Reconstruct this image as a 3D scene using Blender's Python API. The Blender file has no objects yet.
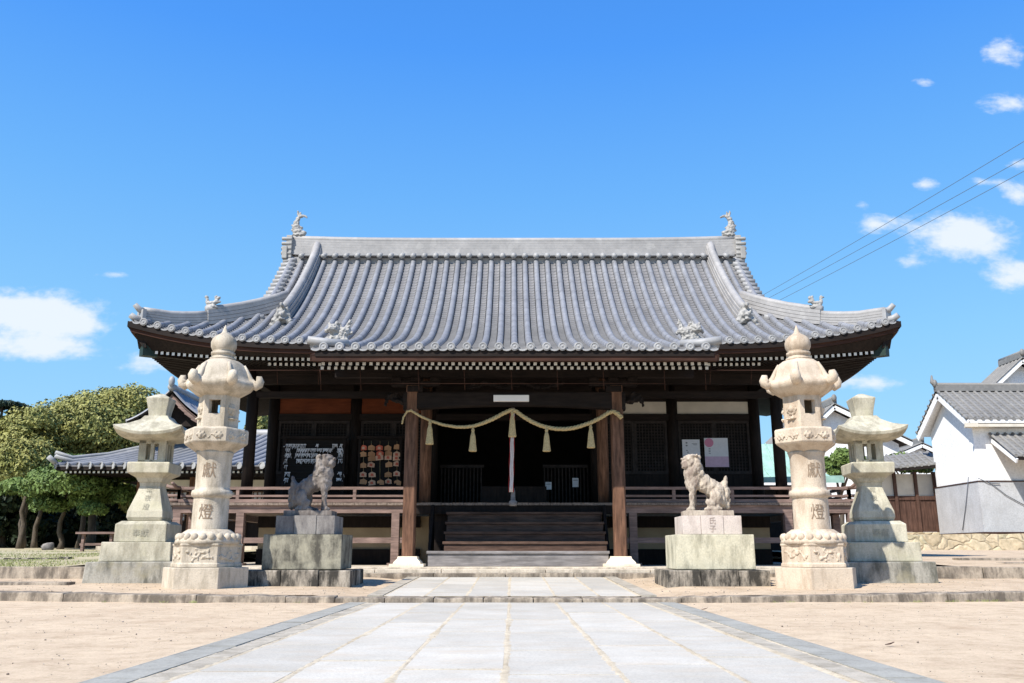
import bpy, bmesh, math, random
from mathutils import Vector, Matrix, noise
random.seed(7)
PI = math.pi
rad = math.radians
sc = bpy.context.scene
COL = sc.collection

# ------------------------------------------------------------------ camera, sky, sun, exposure
F_PX, PITCH, CAM_H, HOR = 870.0, math.atan(212/870.0), 0.6, 552.0
CP, SP = math.cos(PITCH), math.sin(PITCH)
cd = bpy.data.cameras.new('camera'); cam = bpy.data.objects.new('camera', cd); COL.objects.link(cam)
cam.location = (0, 0, CAM_H); cam.rotation_euler = (PI/2 + PITCH, 0, 0)
cd.sensor_width = 36; cd.lens = 36*F_PX/1024; cd.clip_end = 3000; cd.clip_start = 0.05
sc.camera = cam

SUN_EL, SUN_AZ = rad(48), rad(42)      # light comes from the front left: azimuth from -Y towards -X
sun_dir = Vector((-math.sin(SUN_AZ)*math.cos(SUN_EL), -math.cos(SUN_AZ)*math.cos(SUN_EL), math.sin(SUN_EL)))
w = bpy.data.worlds.new('World'); sc.world = w; w.use_nodes = True
nt = w.node_tree; N = nt.nodes; Lk = nt.links; N.clear()
out = N.new('ShaderNodeOutputWorld'); bg = N.new('ShaderNodeBackground'); bg.inputs[1].default_value = 0.12
sky = N.new('ShaderNodeTexSky'); sky.sky_type = 'NISHITA'; sky.sun_disc = False
sky.sun_elevation = SUN_EL; sky.sun_rotation = math.atan2(sun_dir.x, sun_dir.y)
sky.air_density = 1.0; sky.dust_density = 0.2; sky.ozone_density = 2.0
hsv = N.new('ShaderNodeHueSaturation'); hsv.inputs['Saturation'].default_value = 1.12; hsv.inputs['Value'].default_value = 1.2
hsv.inputs['Hue'].default_value = 0.497
Lk.new(sky.outputs[0], hsv.inputs['Color'])
def uv_dir(px, py):
    t = (341.5-py)/F_PX; y = CP - t*SP
    return (px-512)/F_PX/y, (SP + t*CP)/y
grad = N.new('ShaderNodeValToRGB'); els = grad.color_ramp.elements
while len(els) > 1: els.remove(els[-1])
K_ = 1/(0.12*2**0.5); SKYS = [(0,(.40,.70,.98)),(.227,(.255,.61,1.0)),(.389,(.148,.475,1.02)),(.533,(.072,.345,1.02)),(.8,(.03,.2,.72)),(1,(.02,.14,.55))]
for i_, (p_, c_) in enumerate(SKYS):
    e_ = els[0] if i_ == 0 else els.new(p_); e_.position = p_; e_.color = (*[x_*K_ for x_ in c_], 1)
tc = N.new('ShaderNodeTexCoord'); sep = N.new('ShaderNodeSeparateXYZ'); Lk.new(tc.outputs['Generated'], sep.inputs[0])
def wm(op, a, b=None, c=None):
    n = N.new('ShaderNodeMath'); n.operation = op
    for i, v in enumerate((a, b, c)):
        if v is None: continue
        if isinstance(v, (int, float)): n.inputs[i].default_value = v
        else: Lk.new(v, n.inputs[i])
    return n.outputs[0]
Lk.new(sep.outputs[2], grad.inputs[0])
mixs = N.new('ShaderNodeMix'); mixs.data_type = 'RGBA'; mixs.inputs[0].default_value = .85
Lk.new(hsv.outputs[0], mixs.inputs[6]); Lk.new(grad.outputs[0], mixs.inputs[7])
ysafe = wm('MAXIMUM', sep.outputs[1], 0.05)
U = wm('DIVIDE', sep.outputs[0], ysafe); V = wm('DIVIDE', sep.outputs[2], ysafe)
cmb = N.new('ShaderNodeCombineXYZ'); Lk.new(U, cmb.inputs[0]); Lk.new(wm('MULTIPLY', V, 1.7), cmb.inputs[1])
nz = N.new('ShaderNodeTexNoise'); nz.inputs['Scale'].default_value = 30; nz.inputs['Detail'].default_value = 7; nz.inputs['Roughness'].default_value = 0.6
Lk.new(cmb.outputs[0], nz.inputs['Vector'])
nz2 = N.new('ShaderNodeTexNoise'); nz2.inputs['Scale'].default_value = 75; nz2.inputs['Detail'].default_value = 4
Lk.new(cmb.outputs[0], nz2.inputs['Vector'])
clouds = [(20,313,74,24,1.4),(62,322,36,16,.8),(40,348,66,13,1.1),(150,364,32,12,.8),(112,275,22,5,.5),(88,327,24,7,.5),
          (964,236,50,26,1.35),(1014,276,30,17,1.1),(912,262,22,8,.55),(1003,52,26,22,.75),(1008,104,34,14,.8),(925,82,18,7,.5),(872,225,22,12,.6),
          (926,184,16,9,.6),(890,222,30,10,.42),(1020,192,20,14,.85),(1018,165,16,8,.7),(866,383,40,9,.85),(985,182,30,7,.5),(862,205,10,7,.4)]
tot = None
for (px, py, rx, ry, amp) in clouds:
    u0, v0 = uv_dir(px, py)
    du = wm('DIVIDE', wm('SUBTRACT', U, u0), rx/F_PX); dv = wm('DIVIDE', wm('SUBTRACT', V, v0), ry/F_PX)
    r2 = wm('ADD', wm('MULTIPLY', du, du), wm('MULTIPLY', dv, dv))
    g = wm('MULTIPLY', wm('EXPONENT', wm('MULTIPLY', r2, -1.15)), amp)
    tot = g if tot is None else wm('ADD', tot, g)
shape = wm('ADD', wm('MULTIPLY', tot, 1.05), wm('ADD', wm('MULTIPLY', wm('SUBTRACT', nz.outputs[0], .5), 1.5), wm('MULTIPLY', wm('SUBTRACT', nz2.outputs[0], .5), .5)))
mr = N.new('ShaderNodeMapRange'); mr.interpolation_type = 'SMOOTHSTEP'
mr.inputs[1].default_value = .2; mr.inputs[2].default_value = 1.1; mr.inputs[3].default_value = 0; mr.inputs[4].default_value = .93
Lk.new(wm('MULTIPLY', shape, wm('MINIMUM', wm('MULTIPLY', tot, 4), 1)), mr.inputs[0])
mixc = N.new('ShaderNodeMix'); mixc.data_type = 'RGBA'
Lk.new(mr.outputs[0], mixc.inputs[0]); Lk.new(mixs.outputs[2], mixc.inputs[6]); mixc.inputs[7].default_value = (5.2, 5.6, 6.0, 1)
Lk.new(mixc.outputs[2], bg.inputs[0]); Lk.new(bg.outputs[0], out.inputs[0])

sd = bpy.data.lights.new('sun', 'SUN'); sd.energy = 5.0; sd.angle = rad(.53); sd.color = (1, .95, .87)
so = bpy.data.objects.new('sun', sd); COL.objects.link(so); so.rotation_euler = sun_dir.to_track_quat('Z', 'Y').to_euler()
so.location = (-30, -30, 40)
sc.view_settings.view_transform = 'Standard'; sc.view_settings.look = 'None'; sc.view_settings.gamma = 1
sc.view_settings.exposure = 0.5; sc.view_settings.use_curve_mapping = False
sc.cycles.max_bounces = 6; sc.cycles.use_denoising = True

# ------------------------------------------------------------------ helpers
def at(px, py, Y):
    """point at depth Y that projects on (px, py)"""
    t = (341.5-py)/F_PX; zc = Y/(CP - t*SP)
    return Vector(((px-512)/F_PX*zc, Y, CAM_H + zc*(SP + t*CP)))
def hz(py, Y): return at(512, py, Y).z

class MB:
    def __init__(s): s.v = []; s.f = []; s.m = []; s.sm = []
    def add(s, vs, fs, mi=0, smooth=False):
        o = len(s.v); s.v += [tuple(p) for p in vs]
        for f in fs: s.f.append(tuple(i+o for i in f)); s.m.append(mi); s.sm.append(smooth)
        return s
    def box(s, x0, x1, y0, y1, z0, z1, mi=0):
        vs = [(x, y, z) for z in (z0, z1) for y in (y0, y1) for x in (x0, x1)]
        return s.add(vs, [(0,2,3,1),(4,5,7,6),(0,1,5,4),(2,6,7,3),(0,4,6,2),(1,3,7,5)], mi)
    def cbox(s, c, d, mi=0, M=None):
        vs = [Vector((x*d[0]/2, y*d[1]/2, z*d[2]/2)) for z in (-1,1) for y in (-1,1) for x in (-1,1)]
        if M is not None: vs = [M @ v for v in vs]
        vs = [v + Vector(c) for v in vs]
        return s.add(vs, [(0,2,3,1),(4,5,7,6),(0,1,5,4),(2,6,7,3),(0,4,6,2),(1,3,7,5)], mi)
    def bar(s, a, b, wd, h, mi=0):
        a = Vector(a); b = Vector(b); d = b-a; L = d.length; d.normalize()
        up = Vector((0,0,1)) if abs(d.z) < .95 else Vector((0,1,0))
        r = d.cross(up).normalized(); u = r.cross(d).normalized()
        M = Matrix((d, r, u)).transposed()
        return s.cbox((a+b)/2, (L, wd, h), mi, M)
    def loft(s, rings, closed=True, cap0=True, cap1=True, mi=0, smooth=False):
        n = len(rings[0]); vs = [p for r in rings for p in r]; fs = []
        for i in range(len(rings)-1):
            for j in range(n if closed else n-1):
                k = (j+1) % n
                fs.append((i*n+j, i*n+k, (i+1)*n+k, (i+1)*n+j))
        if closed and cap0: fs.append(tuple(range(n))[::-1])
        if closed and cap1: fs.append(tuple(range((len(rings)-1)*n, len(rings)*n)))
        return s.add(vs, fs, mi, smooth)
    def tube(s, pts, r, seg=8, mi=0, smooth=True, cap=True, flat=None):
        pts = [Vector(p) for p in pts]; rings = []; n = len(pts)
        rs = r if isinstance(r, (list, tuple)) else [r]*n
        prev = None
        for i, p in enumerate(pts):
            d = (pts[min(i+1, n-1)] - pts[max(i-1, 0)]).normalized()
            if prev is None:
                up = Vector((0,0,1)) if abs(d.z) < .9 else Vector((0,1,0))
                a = d.cross(up).normalized()
            else:
                a = (prev - d*prev.dot(d)).normalized()
            b = a.cross(d).normalized(); prev = a
            fl = flat or 1
            rings.append([p + a*math.cos(2*PI*k/seg)*rs[i] + b*math.sin(2*PI*k/seg)*rs[i]*fl for k in range(seg)])
        return s.loft(rings, True, cap, cap, mi, smooth)
    def lathe(s, prof, seg=24, c=(0,0,0), mi=0, smooth=True, cap=True):
        rings = [[(c[0]+r*math.cos(2*PI*k/seg), c[1]+r*math.sin(2*PI*k/seg), c[2]+z) for k in range(seg)] for r, z in prof]
        return s.loft(rings, True, cap, cap, mi, smooth)
    def disc(s, c, r, nrm, seg=14, th=.03, mi=0):
        c = Vector(c); n = Vector(nrm).normalized()
        return s.tube([c, c+n*th], r, seg, mi, False)
    def prism(s, poly, a, b, mi=0):
        """poly of (u,v); a(u,v) gives near point, b far"""
        n = len(poly); vs = [a(*p) for p in poly] + [b(*p) for p in poly]
        fs = [tuple(range(n))[::-1], tuple(range(n, 2*n))] + [(i, (i+1) % n, n+(i+1) % n, n+i) for i in range(n)]
        return s.add(vs, fs, mi)
    def ball(s, c, r, mi=0, seg=10, rings=6):
        rr = r if isinstance(r, (tuple, list)) else (r, r, r)
        R = []
        for i in range(rings+1):
            t = -PI/2 + PI*(i if 0 < i < rings else (i+.02 if i == 0 else i-.02))/rings
            R.append([(c[0]+rr[0]*math.cos(t)*math.cos(2*PI*k/seg), c[1]+rr[1]*math.cos(t)*math.sin(2*PI*k/seg), c[2]+rr[2]*math.sin(t)) for k in range(seg)])
        return s.loft(R, True, True, True, mi, True)
    def mesh(s, name, mats, origin=(0,0,0), bevel=0, noisy=0):
        me = bpy.data.meshes.new(name); o = Vector(origin)
        me.from_pydata([tuple(Vector(v)-o) for v in s.v], [], s.f)
        me.polygons.foreach_set('material_index', s.m); me.polygons.foreach_set('use_smooth', s.sm)
        bm = bmesh.new(); bm.from_mesh(me)
        bmesh.ops.recalc_face_normals(bm, faces=bm.faces)
        if bevel:
            bmesh.ops.remove_doubles(bm, verts=bm.verts, dist=1e-5)
            es = [e for e in bm.edges if len(e.link_faces) == 2 and e.calc_face_angle(0) > rad(28)]
            bmesh.ops.bevel(bm, geom=es, offset=bevel, segments=2, affect='EDGES', profile=.6, clamp_overlap=True)
        if noisy:
            for v in bm.verts:
                q = v.co*3.1
                v.co += noise.noise_vector(q)*noisy
        bm.to_mesh(me); bm.free()
        for m in (mats if isinstance(mats, (list, tuple)) else [mats]): me.materials.append(m)
        return me
    def build(s, name, mats, parent=None, bevel=0, noisy=0, local=False, origin=None):
        root = parent
        while root is not None and root.parent is not None: root = root.parent
        og = (0,0,0) if (local or root is None) else tuple(root.location)
        if origin is not None: og = origin
        ob = bpy.data.objects.new(name, s.mesh(name, mats, og, bevel, noisy)); COL.objects.link(ob)
        if parent is not None: ob.parent = parent
        elif origin is not None: ob.location = origin
        return ob

def boxes(name, mat, parent, lst, bevel=0):
    for l in lst:
        b = MB(); b.box(*l); b.build(name, mat, parent, bevel=bevel)
def thing(name, label, cat, loc=(0,0,0), group=None):
    o = bpy.data.objects.new(name, None); COL.objects.link(o); o.location = loc; o.empty_display_size = .2
    return tag(o, label, cat, group)
def tag(o, label=None, cat=None, group=None, kind=None):
    if label: o['label'] = label
    if cat: o['category'] = cat
    if group: o['group'] = group
    if kind: o['kind'] = kind
    return o
def copy_tree(o, parent=None):
    c = o.copy(); COL.objects.link(c); c.parent = parent
    for ch in list(o.children): copy_tree(ch, c)
    return c
def polyring(ns, R, z, lift=0, n=6, rot=0, c=(0,0), bow=0):
    """closed ring on an ns-gon with corner radius R, corners lifted"""
    pts = []
    for k in range(ns):
        a0 = rot+2*PI*k/ns; a1 = rot+2*PI*(k+1)/ns
        for j in range(n):
            t = j/n
            x = (1-t)*math.cos(a0)+t*math.cos(a1); y = (1-t)*math.sin(a0)+t*math.sin(a1)
            e = abs(2*t-1); s = 1 - bow*(1-e*e)
            pts.append((c[0]+R*x*s, c[1]+R*y*s, z+lift*e**2.6))
    return pts

# ------------------------------------------------------------------ materials
def newmat(name):
    m = bpy.data.materials.new(name); m.use_nodes = True
    t = m.node_tree; return m, t, t.nodes['Principled BSDF']
def nd(t, ty, **kw):
    n = t.nodes.new(ty)
    for k, v in kw.items(): setattr(n, k, v)
    return n
def nnoise(t, vec, scale, detail=5, rough=.55):
    n = nd(t, 'ShaderNodeTexNoise'); n.inputs['Scale'].default_value = scale; n.inputs['Detail'].default_value = detail
    n.inputs['Roughness'].default_value = rough; t.links.new(vec, n.inputs['Vector']); return n.outputs[0]
def ramp(t, fac, stops):
    n = nd(t, 'ShaderNodeValToRGB'); e = n.color_ramp.elements
    while len(e) > 1: e.remove(e[-1])
    e[0].position, e[0].color = stops[0][0], (*stops[0][1], 1)
    for p, c in stops[1:]:
        q = e.new(p); q.color = (*c, 1)
    t.links.new(fac, n.inputs[0]); return n.outputs[0]
def mixrgb(t, fac, a, b, mode='MIX'):
    n = nd(t, 'ShaderNodeMix', data_type='RGBA', blend_type=mode)
    for i, v in ((0, fac), (6, a), (7, b)):
        if isinstance(v, (int, float)): n.inputs[i].default_value = v
        elif isinstance(v, tuple): n.inputs[i].default_value = (*v, 1)
        else: t.links.new(v, n.inputs[i])
    return n.outputs[2]
def stretch(t, vec, s):
    n = nd(t, 'ShaderNodeMapping'); n.inputs['Scale'].default_value = s; t.links.new(vec, n.inputs[0]); return n.outputs[0]
def bump(t, b, h, strength, dist=.02):
    n = nd(t, 'ShaderNodeBump'); n.inputs['Strength'].default_value = strength; n.inputs['Distance'].default_value = dist
    t.links.new(h, n.inputs['Height']); t.links.new(n.outputs[0], b.inputs['Normal'])
G = (0,0,0)
def sm(c, k): return tuple(min(1, x*k) for x in c)
def stone(name, c, stain=(.12,.12,.09), amt=.5, cut=.56, rough=.9, grain=60, bs=.5, sc1=1.6, moss=None):
    m, t, b = newmat(name); pos = nd(t, 'ShaderNodeNewGeometry').outputs['Position']
    n1 = nnoise(t, pos, sc1, 6, .6); n2 = nnoise(t, pos, grain, 4, .7); n3 = nnoise(t, stretch(t, pos, (2.2,2.2,.7)), 2.4, 8, .68)
    base = ramp(t, n1, [(.3, sm(c,.84)), (.52, c), (.72, sm(c,1.1))])
    base = mixrgb(t, 1.0, base, ramp(t, n2, [(.25, (.72,.72,.72)), (.5, (1,1,1)), (.75, (1.12,1.12,1.12))]), 'MULTIPLY')
    st = ramp(t, n3, [(cut-.06, (0,0,0)), (cut+.12, (amt,amt,amt))])
    base = mixrgb(t, st, base, stain)
    if moss:
        n4 = nnoise(t, pos, 3.3, 6, .6)
        base = mixrgb(t, ramp(t, n4, [(.5, (0,0,0)), (.66, (.6,.6,.6))]), base, moss)
    t.links.new(base, b.inputs['Base Color']); b.inputs['Roughness'].default_value = rough
    b.inputs['Specular IOR Level'].default_value = .25
    n5 = nnoise(t, pos, grain*.45, 6, .7); bump(t, b, n5, bs, .012)
    return m
def wood(name, c, axis=(1,1,12), rough=.75, var=.45, bs=.3, spec=.2):
    m, t, b = newmat(name); pos = nd(t, 'ShaderNodeNewGeometry').outputs['Position']
    n1 = nnoise(t, stretch(t, pos, axis), 3.0, 6, .6); n2 = nnoise(t, pos, 2.0, 4)
    base = ramp(t, n1, [(.3, sm(c, 1-var)), (.5, c), (.7, sm(c, 1+var))])
    base = mixrgb(t, 1.0, base, ramp(t, n2, [(.3, (.75,.75,.75)), (.7, (1.2,1.2,1.2))]), 'MULTIPLY')
    t.links.new(base, b.inputs['Base Color']); b.inputs['Roughness'].default_value = rough
    b.inputs['Specular IOR Level'].default_value = spec; bump(t, b, n1, bs, .01); return m
def plain(name, c, rough=.7, var=.12, scale=8, spec=.3, metal=0, bs=.15):
    m, t, b = newmat(name); pos = nd(t, 'ShaderNodeNewGeometry').outputs['Position']
    n1 = nnoise(t, pos, scale, 5)
    t.links.new(ramp(t, n1, [(.3, sm(c, 1-var)), (.7, sm(c, 1+var))]), b.inputs['Base Color'])
    b.inputs['Roughness'].default_value = rough; b.inputs['Specular IOR Level'].default_value = spec; b.inputs['Metallic'].default_value = metal
    if bs: bump(t, b, n1, bs, .01)
    return m
M = {}
M['lantern'] = stone('cream_granite', (.57,.495,.39), (.26,.22,.16), .7, .50, grain=70, bs=.6)
M['lantern_r'] = stone('pinkish_granite', (.59,.49,.375), (.30,.22,.15), .65, .51, grain=70, bs=.6)
M['green'] = stone('mossy_tuff', (.53,.49,.38), (.19,.17,.12), .6, .49, grain=50, moss=(.46,.43,.30))
M['green_low'] = stone('weathered_base_stone', (.36,.34,.29), (.07,.07,.055), .8, .50, grain=40, moss=(.30,.27,.18))
M['yellow'] = stone('lichen_stone', (.60,.56,.42), (.15,.14,.10), .75, .55, grain=45, moss=(.50,.46,.33))
M['yellow_l'] = stone('lichen_stone_dark', (.30,.28,.215), (.06,.055,.045), .9, .45, grain=45, moss=(.42,.39,.29))
M['darkstone'] = stone('black_stained_stone', (.42,.37,.30), (.03,.028,.024), .95, .43, grain=45)
M['pink'] = stone('pale_pink_stone', (.60,.52,.46), (.28,.22,.19), .5, .55, grain=60)
M['greyblock'] = stone('grey_block_stone', (.27,.25,.23), (.09,.08,.08), .7, .48, grain=60)
M['lion'] = stone('lion_stone', (.50,.43,.34), (.16,.11,.09), .75, .50, grain=38, bs=.9, sc1=6)
M['lion_l'] = stone('lion_stone_shaded', (.25,.22,.195), (.09,.07,.06), .8, .47, grain=38, bs=.9, sc1=6)  # shade over the left lion put into a darker stone colour
M['ink'] = plain('engraving_dark', (.27,.20,.14), .95, .2, 30, .1)
M['kerb'] = stone('kerb_stone', (.40,.335,.26), (.09,.075,.06), .85, .465, grain=34, bs=1.0, sc1=5)
M['platform'] = stone('platform_stone', (.62,.54,.43), (.22,.18,.13), .6, .52, grain=60)
M['plinth'] = stone('plinth_stone', (.80,.70,.55), (.35,.28,.2), .4, .6, grain=60)
M['tile'] = None
def tilemat(name, c, rough=.42, coat=.1):
    m, t, b = newmat(name); pos = nd(t, 'ShaderNodeNewGeometry').outputs['Position']
    n1 = nnoise(t, pos, 1.2, 5); n2 = nnoise(t, pos, 9, 4, .7)
    vor = nd(t, 'ShaderNodeTexVoronoi'); vor.inputs['Scale'].default_value = 5.5; t.links.new(pos, vor.inputs['Vector'])
    hs = nd(t, 'ShaderNodeSeparateColor'); t.links.new(vor.outputs['Color'], hs.inputs[0])
    base = ramp(t, n1, [(.3, sm(c,.85)), (.7, sm(c,1.12))])
    base = mixrgb(t, 1.0, base, ramp(t, n2, [(.3, (.88,.88,.88)), (.7, (1.09,1.08,1.07))]), 'MULTIPLY')
    base = mixrgb(t, 1.0, base, ramp(t, hs.outputs[0], [(0, (.94,.94,.94)), (.85, (1.03,1.03,1.03)), (1, (1.14,1.14,1.13))]), 'MULTIPLY')
    t.links.new(base, b.inputs['Base Color']); b.inputs['Roughness'].default_value = rough; b.inputs['Specular IOR Level'].default_value = .5
    b.inputs['Coat Weight'].default_value = coat; b.inputs['Coat Roughness'].default_value = .3
    bump(t, b, n2, .12, .01); return m
M['tile'] = tilemat('round_roof_tile', (.235,.24,.255))
M['tile_flat'] = tilemat('flat_roof_tile', (.205,.20,.20), .55, 0)
M['tile_end'] = tilemat('tile_end', (.32,.32,.32), .55, 0)
M['ridge'] = tilemat('ridge_tile', (.33,.32,.31), .6, 0)
M['orn'] = tilemat('ornament_tile', (.33,.32,.30), .6, 0)
M['old_tile'] = tilemat('old_house_tile', (.20,.195,.185), .65, 0)
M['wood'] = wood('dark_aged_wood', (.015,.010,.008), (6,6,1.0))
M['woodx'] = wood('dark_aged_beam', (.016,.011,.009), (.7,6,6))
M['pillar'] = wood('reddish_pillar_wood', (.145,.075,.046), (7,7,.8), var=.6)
M['rail'] = wood('weathered_rail_wood', (.22,.15,.125), (.8,8,8), var=.4)
M['deck'] = wood('deck_edge_wood', (.20,.155,.125), (8,.8,8), var=.45)
M['step'] = wood('step_wood', (.10,.06,.043), (.8,7,7), var=.5)
M['step_grey'] = wood('grey_step_wood', (.23,.215,.21), (.8,7,7), var=.35)
M['fascia'] = wood('fascia_wood', (.05,.022,.014), (.6,6,6))
M['white'] = plain('rafter_end_white', (.74,.72,.66), .8, .08)
M['plaster'] = stone('white_plaster', (.82,.815,.80), (.64,.62,.58), .45, .60, grain=12, bs=.15, sc1=.6)
M['plaster_in'] = plain('cream_plaster', (.62,.57,.48), .9, .1, 3, .2)
M['plaster_base'] = plain('tan_base_plaster', (.36,.28,.18), .9, .15, 3, .2)
M['panel'] = wood('orange_board', (.14,.035,.012), (1,6,6), var=.25)
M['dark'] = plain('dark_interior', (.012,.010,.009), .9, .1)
M['copper'] = plain('green_copper', (.30,.47,.40), .7, .2, 4)
M['straw'] = plain('straw_rope', (.50,.385,.20), .85, .25, 40, .15, bs=.5)
M['cloth_w'] = plain('white_cloth', (.55,.50,.49), .9, .08, 20, .1)
M['cloth_r'] = plain('red_cloth', (.3,.03,.03), .9, .1, 20, .1)
M['paper'] = plain('white_paper', (.72,.72,.74), .9, .05, 20, .1)
M['pink_paper'] = plain('pale_pink_paper', (.62,.44,.55), .9, .08, 15, .1)
M['magenta'] = plain('pink_print', (.62,.25,.36), .8, .05, 15, .1)
M['print'] = plain('grey_print', (.18,.18,.2), .8, .05, 15, .1)
M['plaque'] = plain('plaque_wood', (.50,.27,.14), .8, .3, 3, .2)
M['plaque_l'] = plain('pale_plaque_wood', (.62,.40,.27), .8, .2, 3, .2)
M['plaque_red'] = plain('red_plaque_print', (.55,.13,.08), .8, .2, 3, .2)
M['green_metal'] = plain('dark_green_copper', (.02,.04,.032), .6, .2, 8, .4, .3)
M['lamp'] = plain('lamp_cover', (.85,.84,.82), .5, .03, 8, .3, bs=0)
M['wire'] = plain('wire_black', (.03,.03,.03), .6, .05, 8, .2, bs=0)
M['cable'] = plain('grey_cable', (.10,.11,.13), .6, .05, 8, .2, bs=0)
M['wood_fence'] = wood('brown_fence_boards', (.095,.052,.038), (8,8,.7), var=.4)
M['bark'] = wood('tree_bark', (.10,.08,.06), (5,5,1), var=.4, bs=.8)
M['greywall'] = stone('grey_wall_panel', (.47,.475,.485), (.36,.355,.35), .5, .54, grain=20, bs=.2, sc1=.8)

def dirt(name, c, c2, peb=1.0):
    m, t, b = newmat(name); pos = nd(t, 'ShaderNodeNewGeometry').outputs['Position']
    n1 = nnoise(t, pos, 1.1, 8, .65); n2 = nnoise(t, pos, 38, 8, .85); n3 = nnoise(t, pos, 5, 8, .78)
    base = ramp(t, n1, [(.32, c2), (.5, c), (.7, sm(c,1.1))])
    base = mixrgb(t, 1.0, base, ramp(t, n2, [(.34, (.58,.54,.50)), (.44, (.92,.91,.90)), (.55, (1,1,1)), (.75, (1.16,1.16,1.16))]), 'MULTIPLY')
    base = mixrgb(t, 1.0, base, ramp(t, n3, [(.36, (.80,.77,.74)), (.5, (1,1,1)), (.66, (1.1,1.1,1.1))]), 'MULTIPLY')
    vor = nd(t, 'ShaderNodeTexVoronoi'); vor.inputs['Scale'].default_value = 26; t.links.new(pos, vor.inputs['Vector'])
    sp = ramp(t, vor.outputs['Distance'], [(.0, (1,1,1)), (.11, (.8,.8,.8)), (.15, (0,0,0))])
    hs = nd(t, 'ShaderNodeSeparateColor'); t.links.new(vor.outputs['Color'], hs.inputs[0])
    sel = ramp(t, hs.outputs[0], [(.78, (0,0,0)), (.8, (1,1,1))])
    f = mixrgb(t, 1.0, sp, sel, 'MULTIPLY')
    base = mixrgb(t, mixrgb(t, 1.0, f, (.6*peb,)*3, 'MULTIPLY'), base, (.28,.24,.2))
    t.links.new(base, b.inputs['Base Color']); b.inputs['Roughness'].default_value = .95; b.inputs['Specular IOR Level'].default_value = .15
    h = nd(t, 'ShaderNodeMath', operation='ADD'); t.links.new(n2, h.inputs[0]); t.links.new(n3, h.inputs[1])
    bump(t, b, h.outputs[0], .5, .02); return m
M['sand'] = dirt('yard_sand', (.60,.475,.335), (.53,.405,.28))
M['terr'] = dirt('terrace_dirt', (.56,.44,.31), (.47,.36,.25))
M['far'] = dirt('far_ground', (.48,.42,.28), (.30,.30,.16), .3)
def paving():
    m, t, b = newmat('granite_paving'); g = nd(t, 'ShaderNodeNewGeometry'); pos = g.outputs['Position']
    oi = nd(t, 'ShaderNodeAttribute'); oi.attribute_name = 'tone'; 
    n1 = nnoise(t, pos, 1.7, 6, .6); n2 = nnoise(t, pos, 70, 6, .85); n3 = nnoise(t, stretch(t, pos, (1,2.5,1)), 2.2, 8, .7)
    base = ramp(t, n1, [(.3, (.465,.435,.37)), (.7, (.575,.54,.465))])
    base = mixrgb(t, 1.0, base, ramp(t, n2, [(.25, (.55,.55,.56)), (.5, (1,1,1)), (.8, (1.18,1.18,1.18))]), 'MULTIPLY')
    base = mixrgb(t, ramp(t, n3, [(.48, (0,0,0)), (.68, (.6,.6,.6))]), base, (.50,.42,.32))
    base = mixrgb(t, 1.0, base, oi.outputs['Color'], 'MULTIPLY')
    t.links.new(base, b.inputs['Base Color']); b.inputs['Roughness'].default_value = .85; b.inputs['Specular IOR Level'].default_value = .25
    bump(t, b, nnoise(t, pos, 40, 5, .7), .35, .008); return m
M['pave'] = paving()
M['joint'] = dirt('joint_sand', (.60,.52,.39), (.48,.40,.28))
M['strip'] = stone('edge_strip_stone', (.47,.42,.34), (.22,.19,.14), .6, .50, grain=90)
M['drain'] = stone('drain_cover_concrete', (.35,.34,.30), (.18,.17,.14), .5, .55, grain=60)
M['retain'] = None
def rubble(name):
    m, t, b = newmat(name); pos = nd(t, 'ShaderNodeNewGeometry').outputs['Position']
    vor = nd(t, 'ShaderNodeTexVoronoi', feature='DISTANCE_TO_EDGE'); vor.inputs['Scale'].default_value = 3.6
    vc = nd(t, 'ShaderNodeTexVoronoi'); vc.inputs['Scale'].default_value = 3.6
    nzz = nd(t, 'ShaderNodeTexNoise'); nzz.inputs['Scale'].default_value = 1.6; t.links.new(pos, nzz.inputs['Vector'])
    vm = nd(t, 'ShaderNodeVectorMath', operation='MULTIPLY_ADD'); t.links.new(nzz.outputs['Color'], vm.inputs[0]); vm.inputs[1].default_value = (.7,.7,.7); t.links.new(pos, vm.inputs[2])
    st = stretch(t, vm.outputs[0], (.45,.45,.8)); t.links.new(st, vor.inputs['Vector']); t.links.new(st, vc.inputs['Vector'])
    n1 = nnoise(t, pos, 6, 6, .7)
    hs = nd(t, 'ShaderNodeSeparateColor'); t.links.new(vc.outputs['Color'], hs.inputs[0])
    base = ramp(t, hs.outputs[0], [(0, (.40,.32,.21)), (.5, (.56,.46,.32)), (1, (.48,.42,.28))])
    base = mixrgb(t, 1.0, base, ramp(t, n1, [(.3, (.65,.65,.6)), (.65, (1.12,1.12,1.1))]), 'MULTIPLY')
    base = mixrgb(t, ramp(t, vor.outputs['Distance'], [(0, (.75,.75,.75)), (.03, (0,0,0))]), base, (.22,.18,.12))
    t.links.new(base, b.inputs['Base Color']); b.inputs['Roughness'].default_value = .95
    mth = nd(t, 'ShaderNodeMath', operation='MINIMUM'); t.links.new(vor.outputs['Distance'], mth.inputs[0]); mth.inputs[1].default_value = .12
    bump(t, b, mth.outputs[0], .8, .3); return m
M['retain'] = rubble('rubble_stone')
def leafmat(name, c, c2):
    m, t, b = newmat(name); pos = nd(t, 'ShaderNodeNewGeometry').outputs['Position']
    n1 = nnoise(t, pos, .9, 4); n2 = nnoise(t, pos, 9, 3)
    base = ramp(t, n1, [(.32, c2), (.62, c)])
    base = mixrgb(t, 1.0, base, ramp(t, n2, [(.3, (.7,.7,.7)), (.7, (1.3,1.3,1.25))]), 'MULTIPLY')
    t.links.new(base, b.inputs['Base Color']); b.inputs['Roughness'].default_value = .6; b.inputs['Specular IOR Level'].default_value = .3
    try: b.inputs['Transmission Weight'].default_value = 0
    except: pass
    return m
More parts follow.
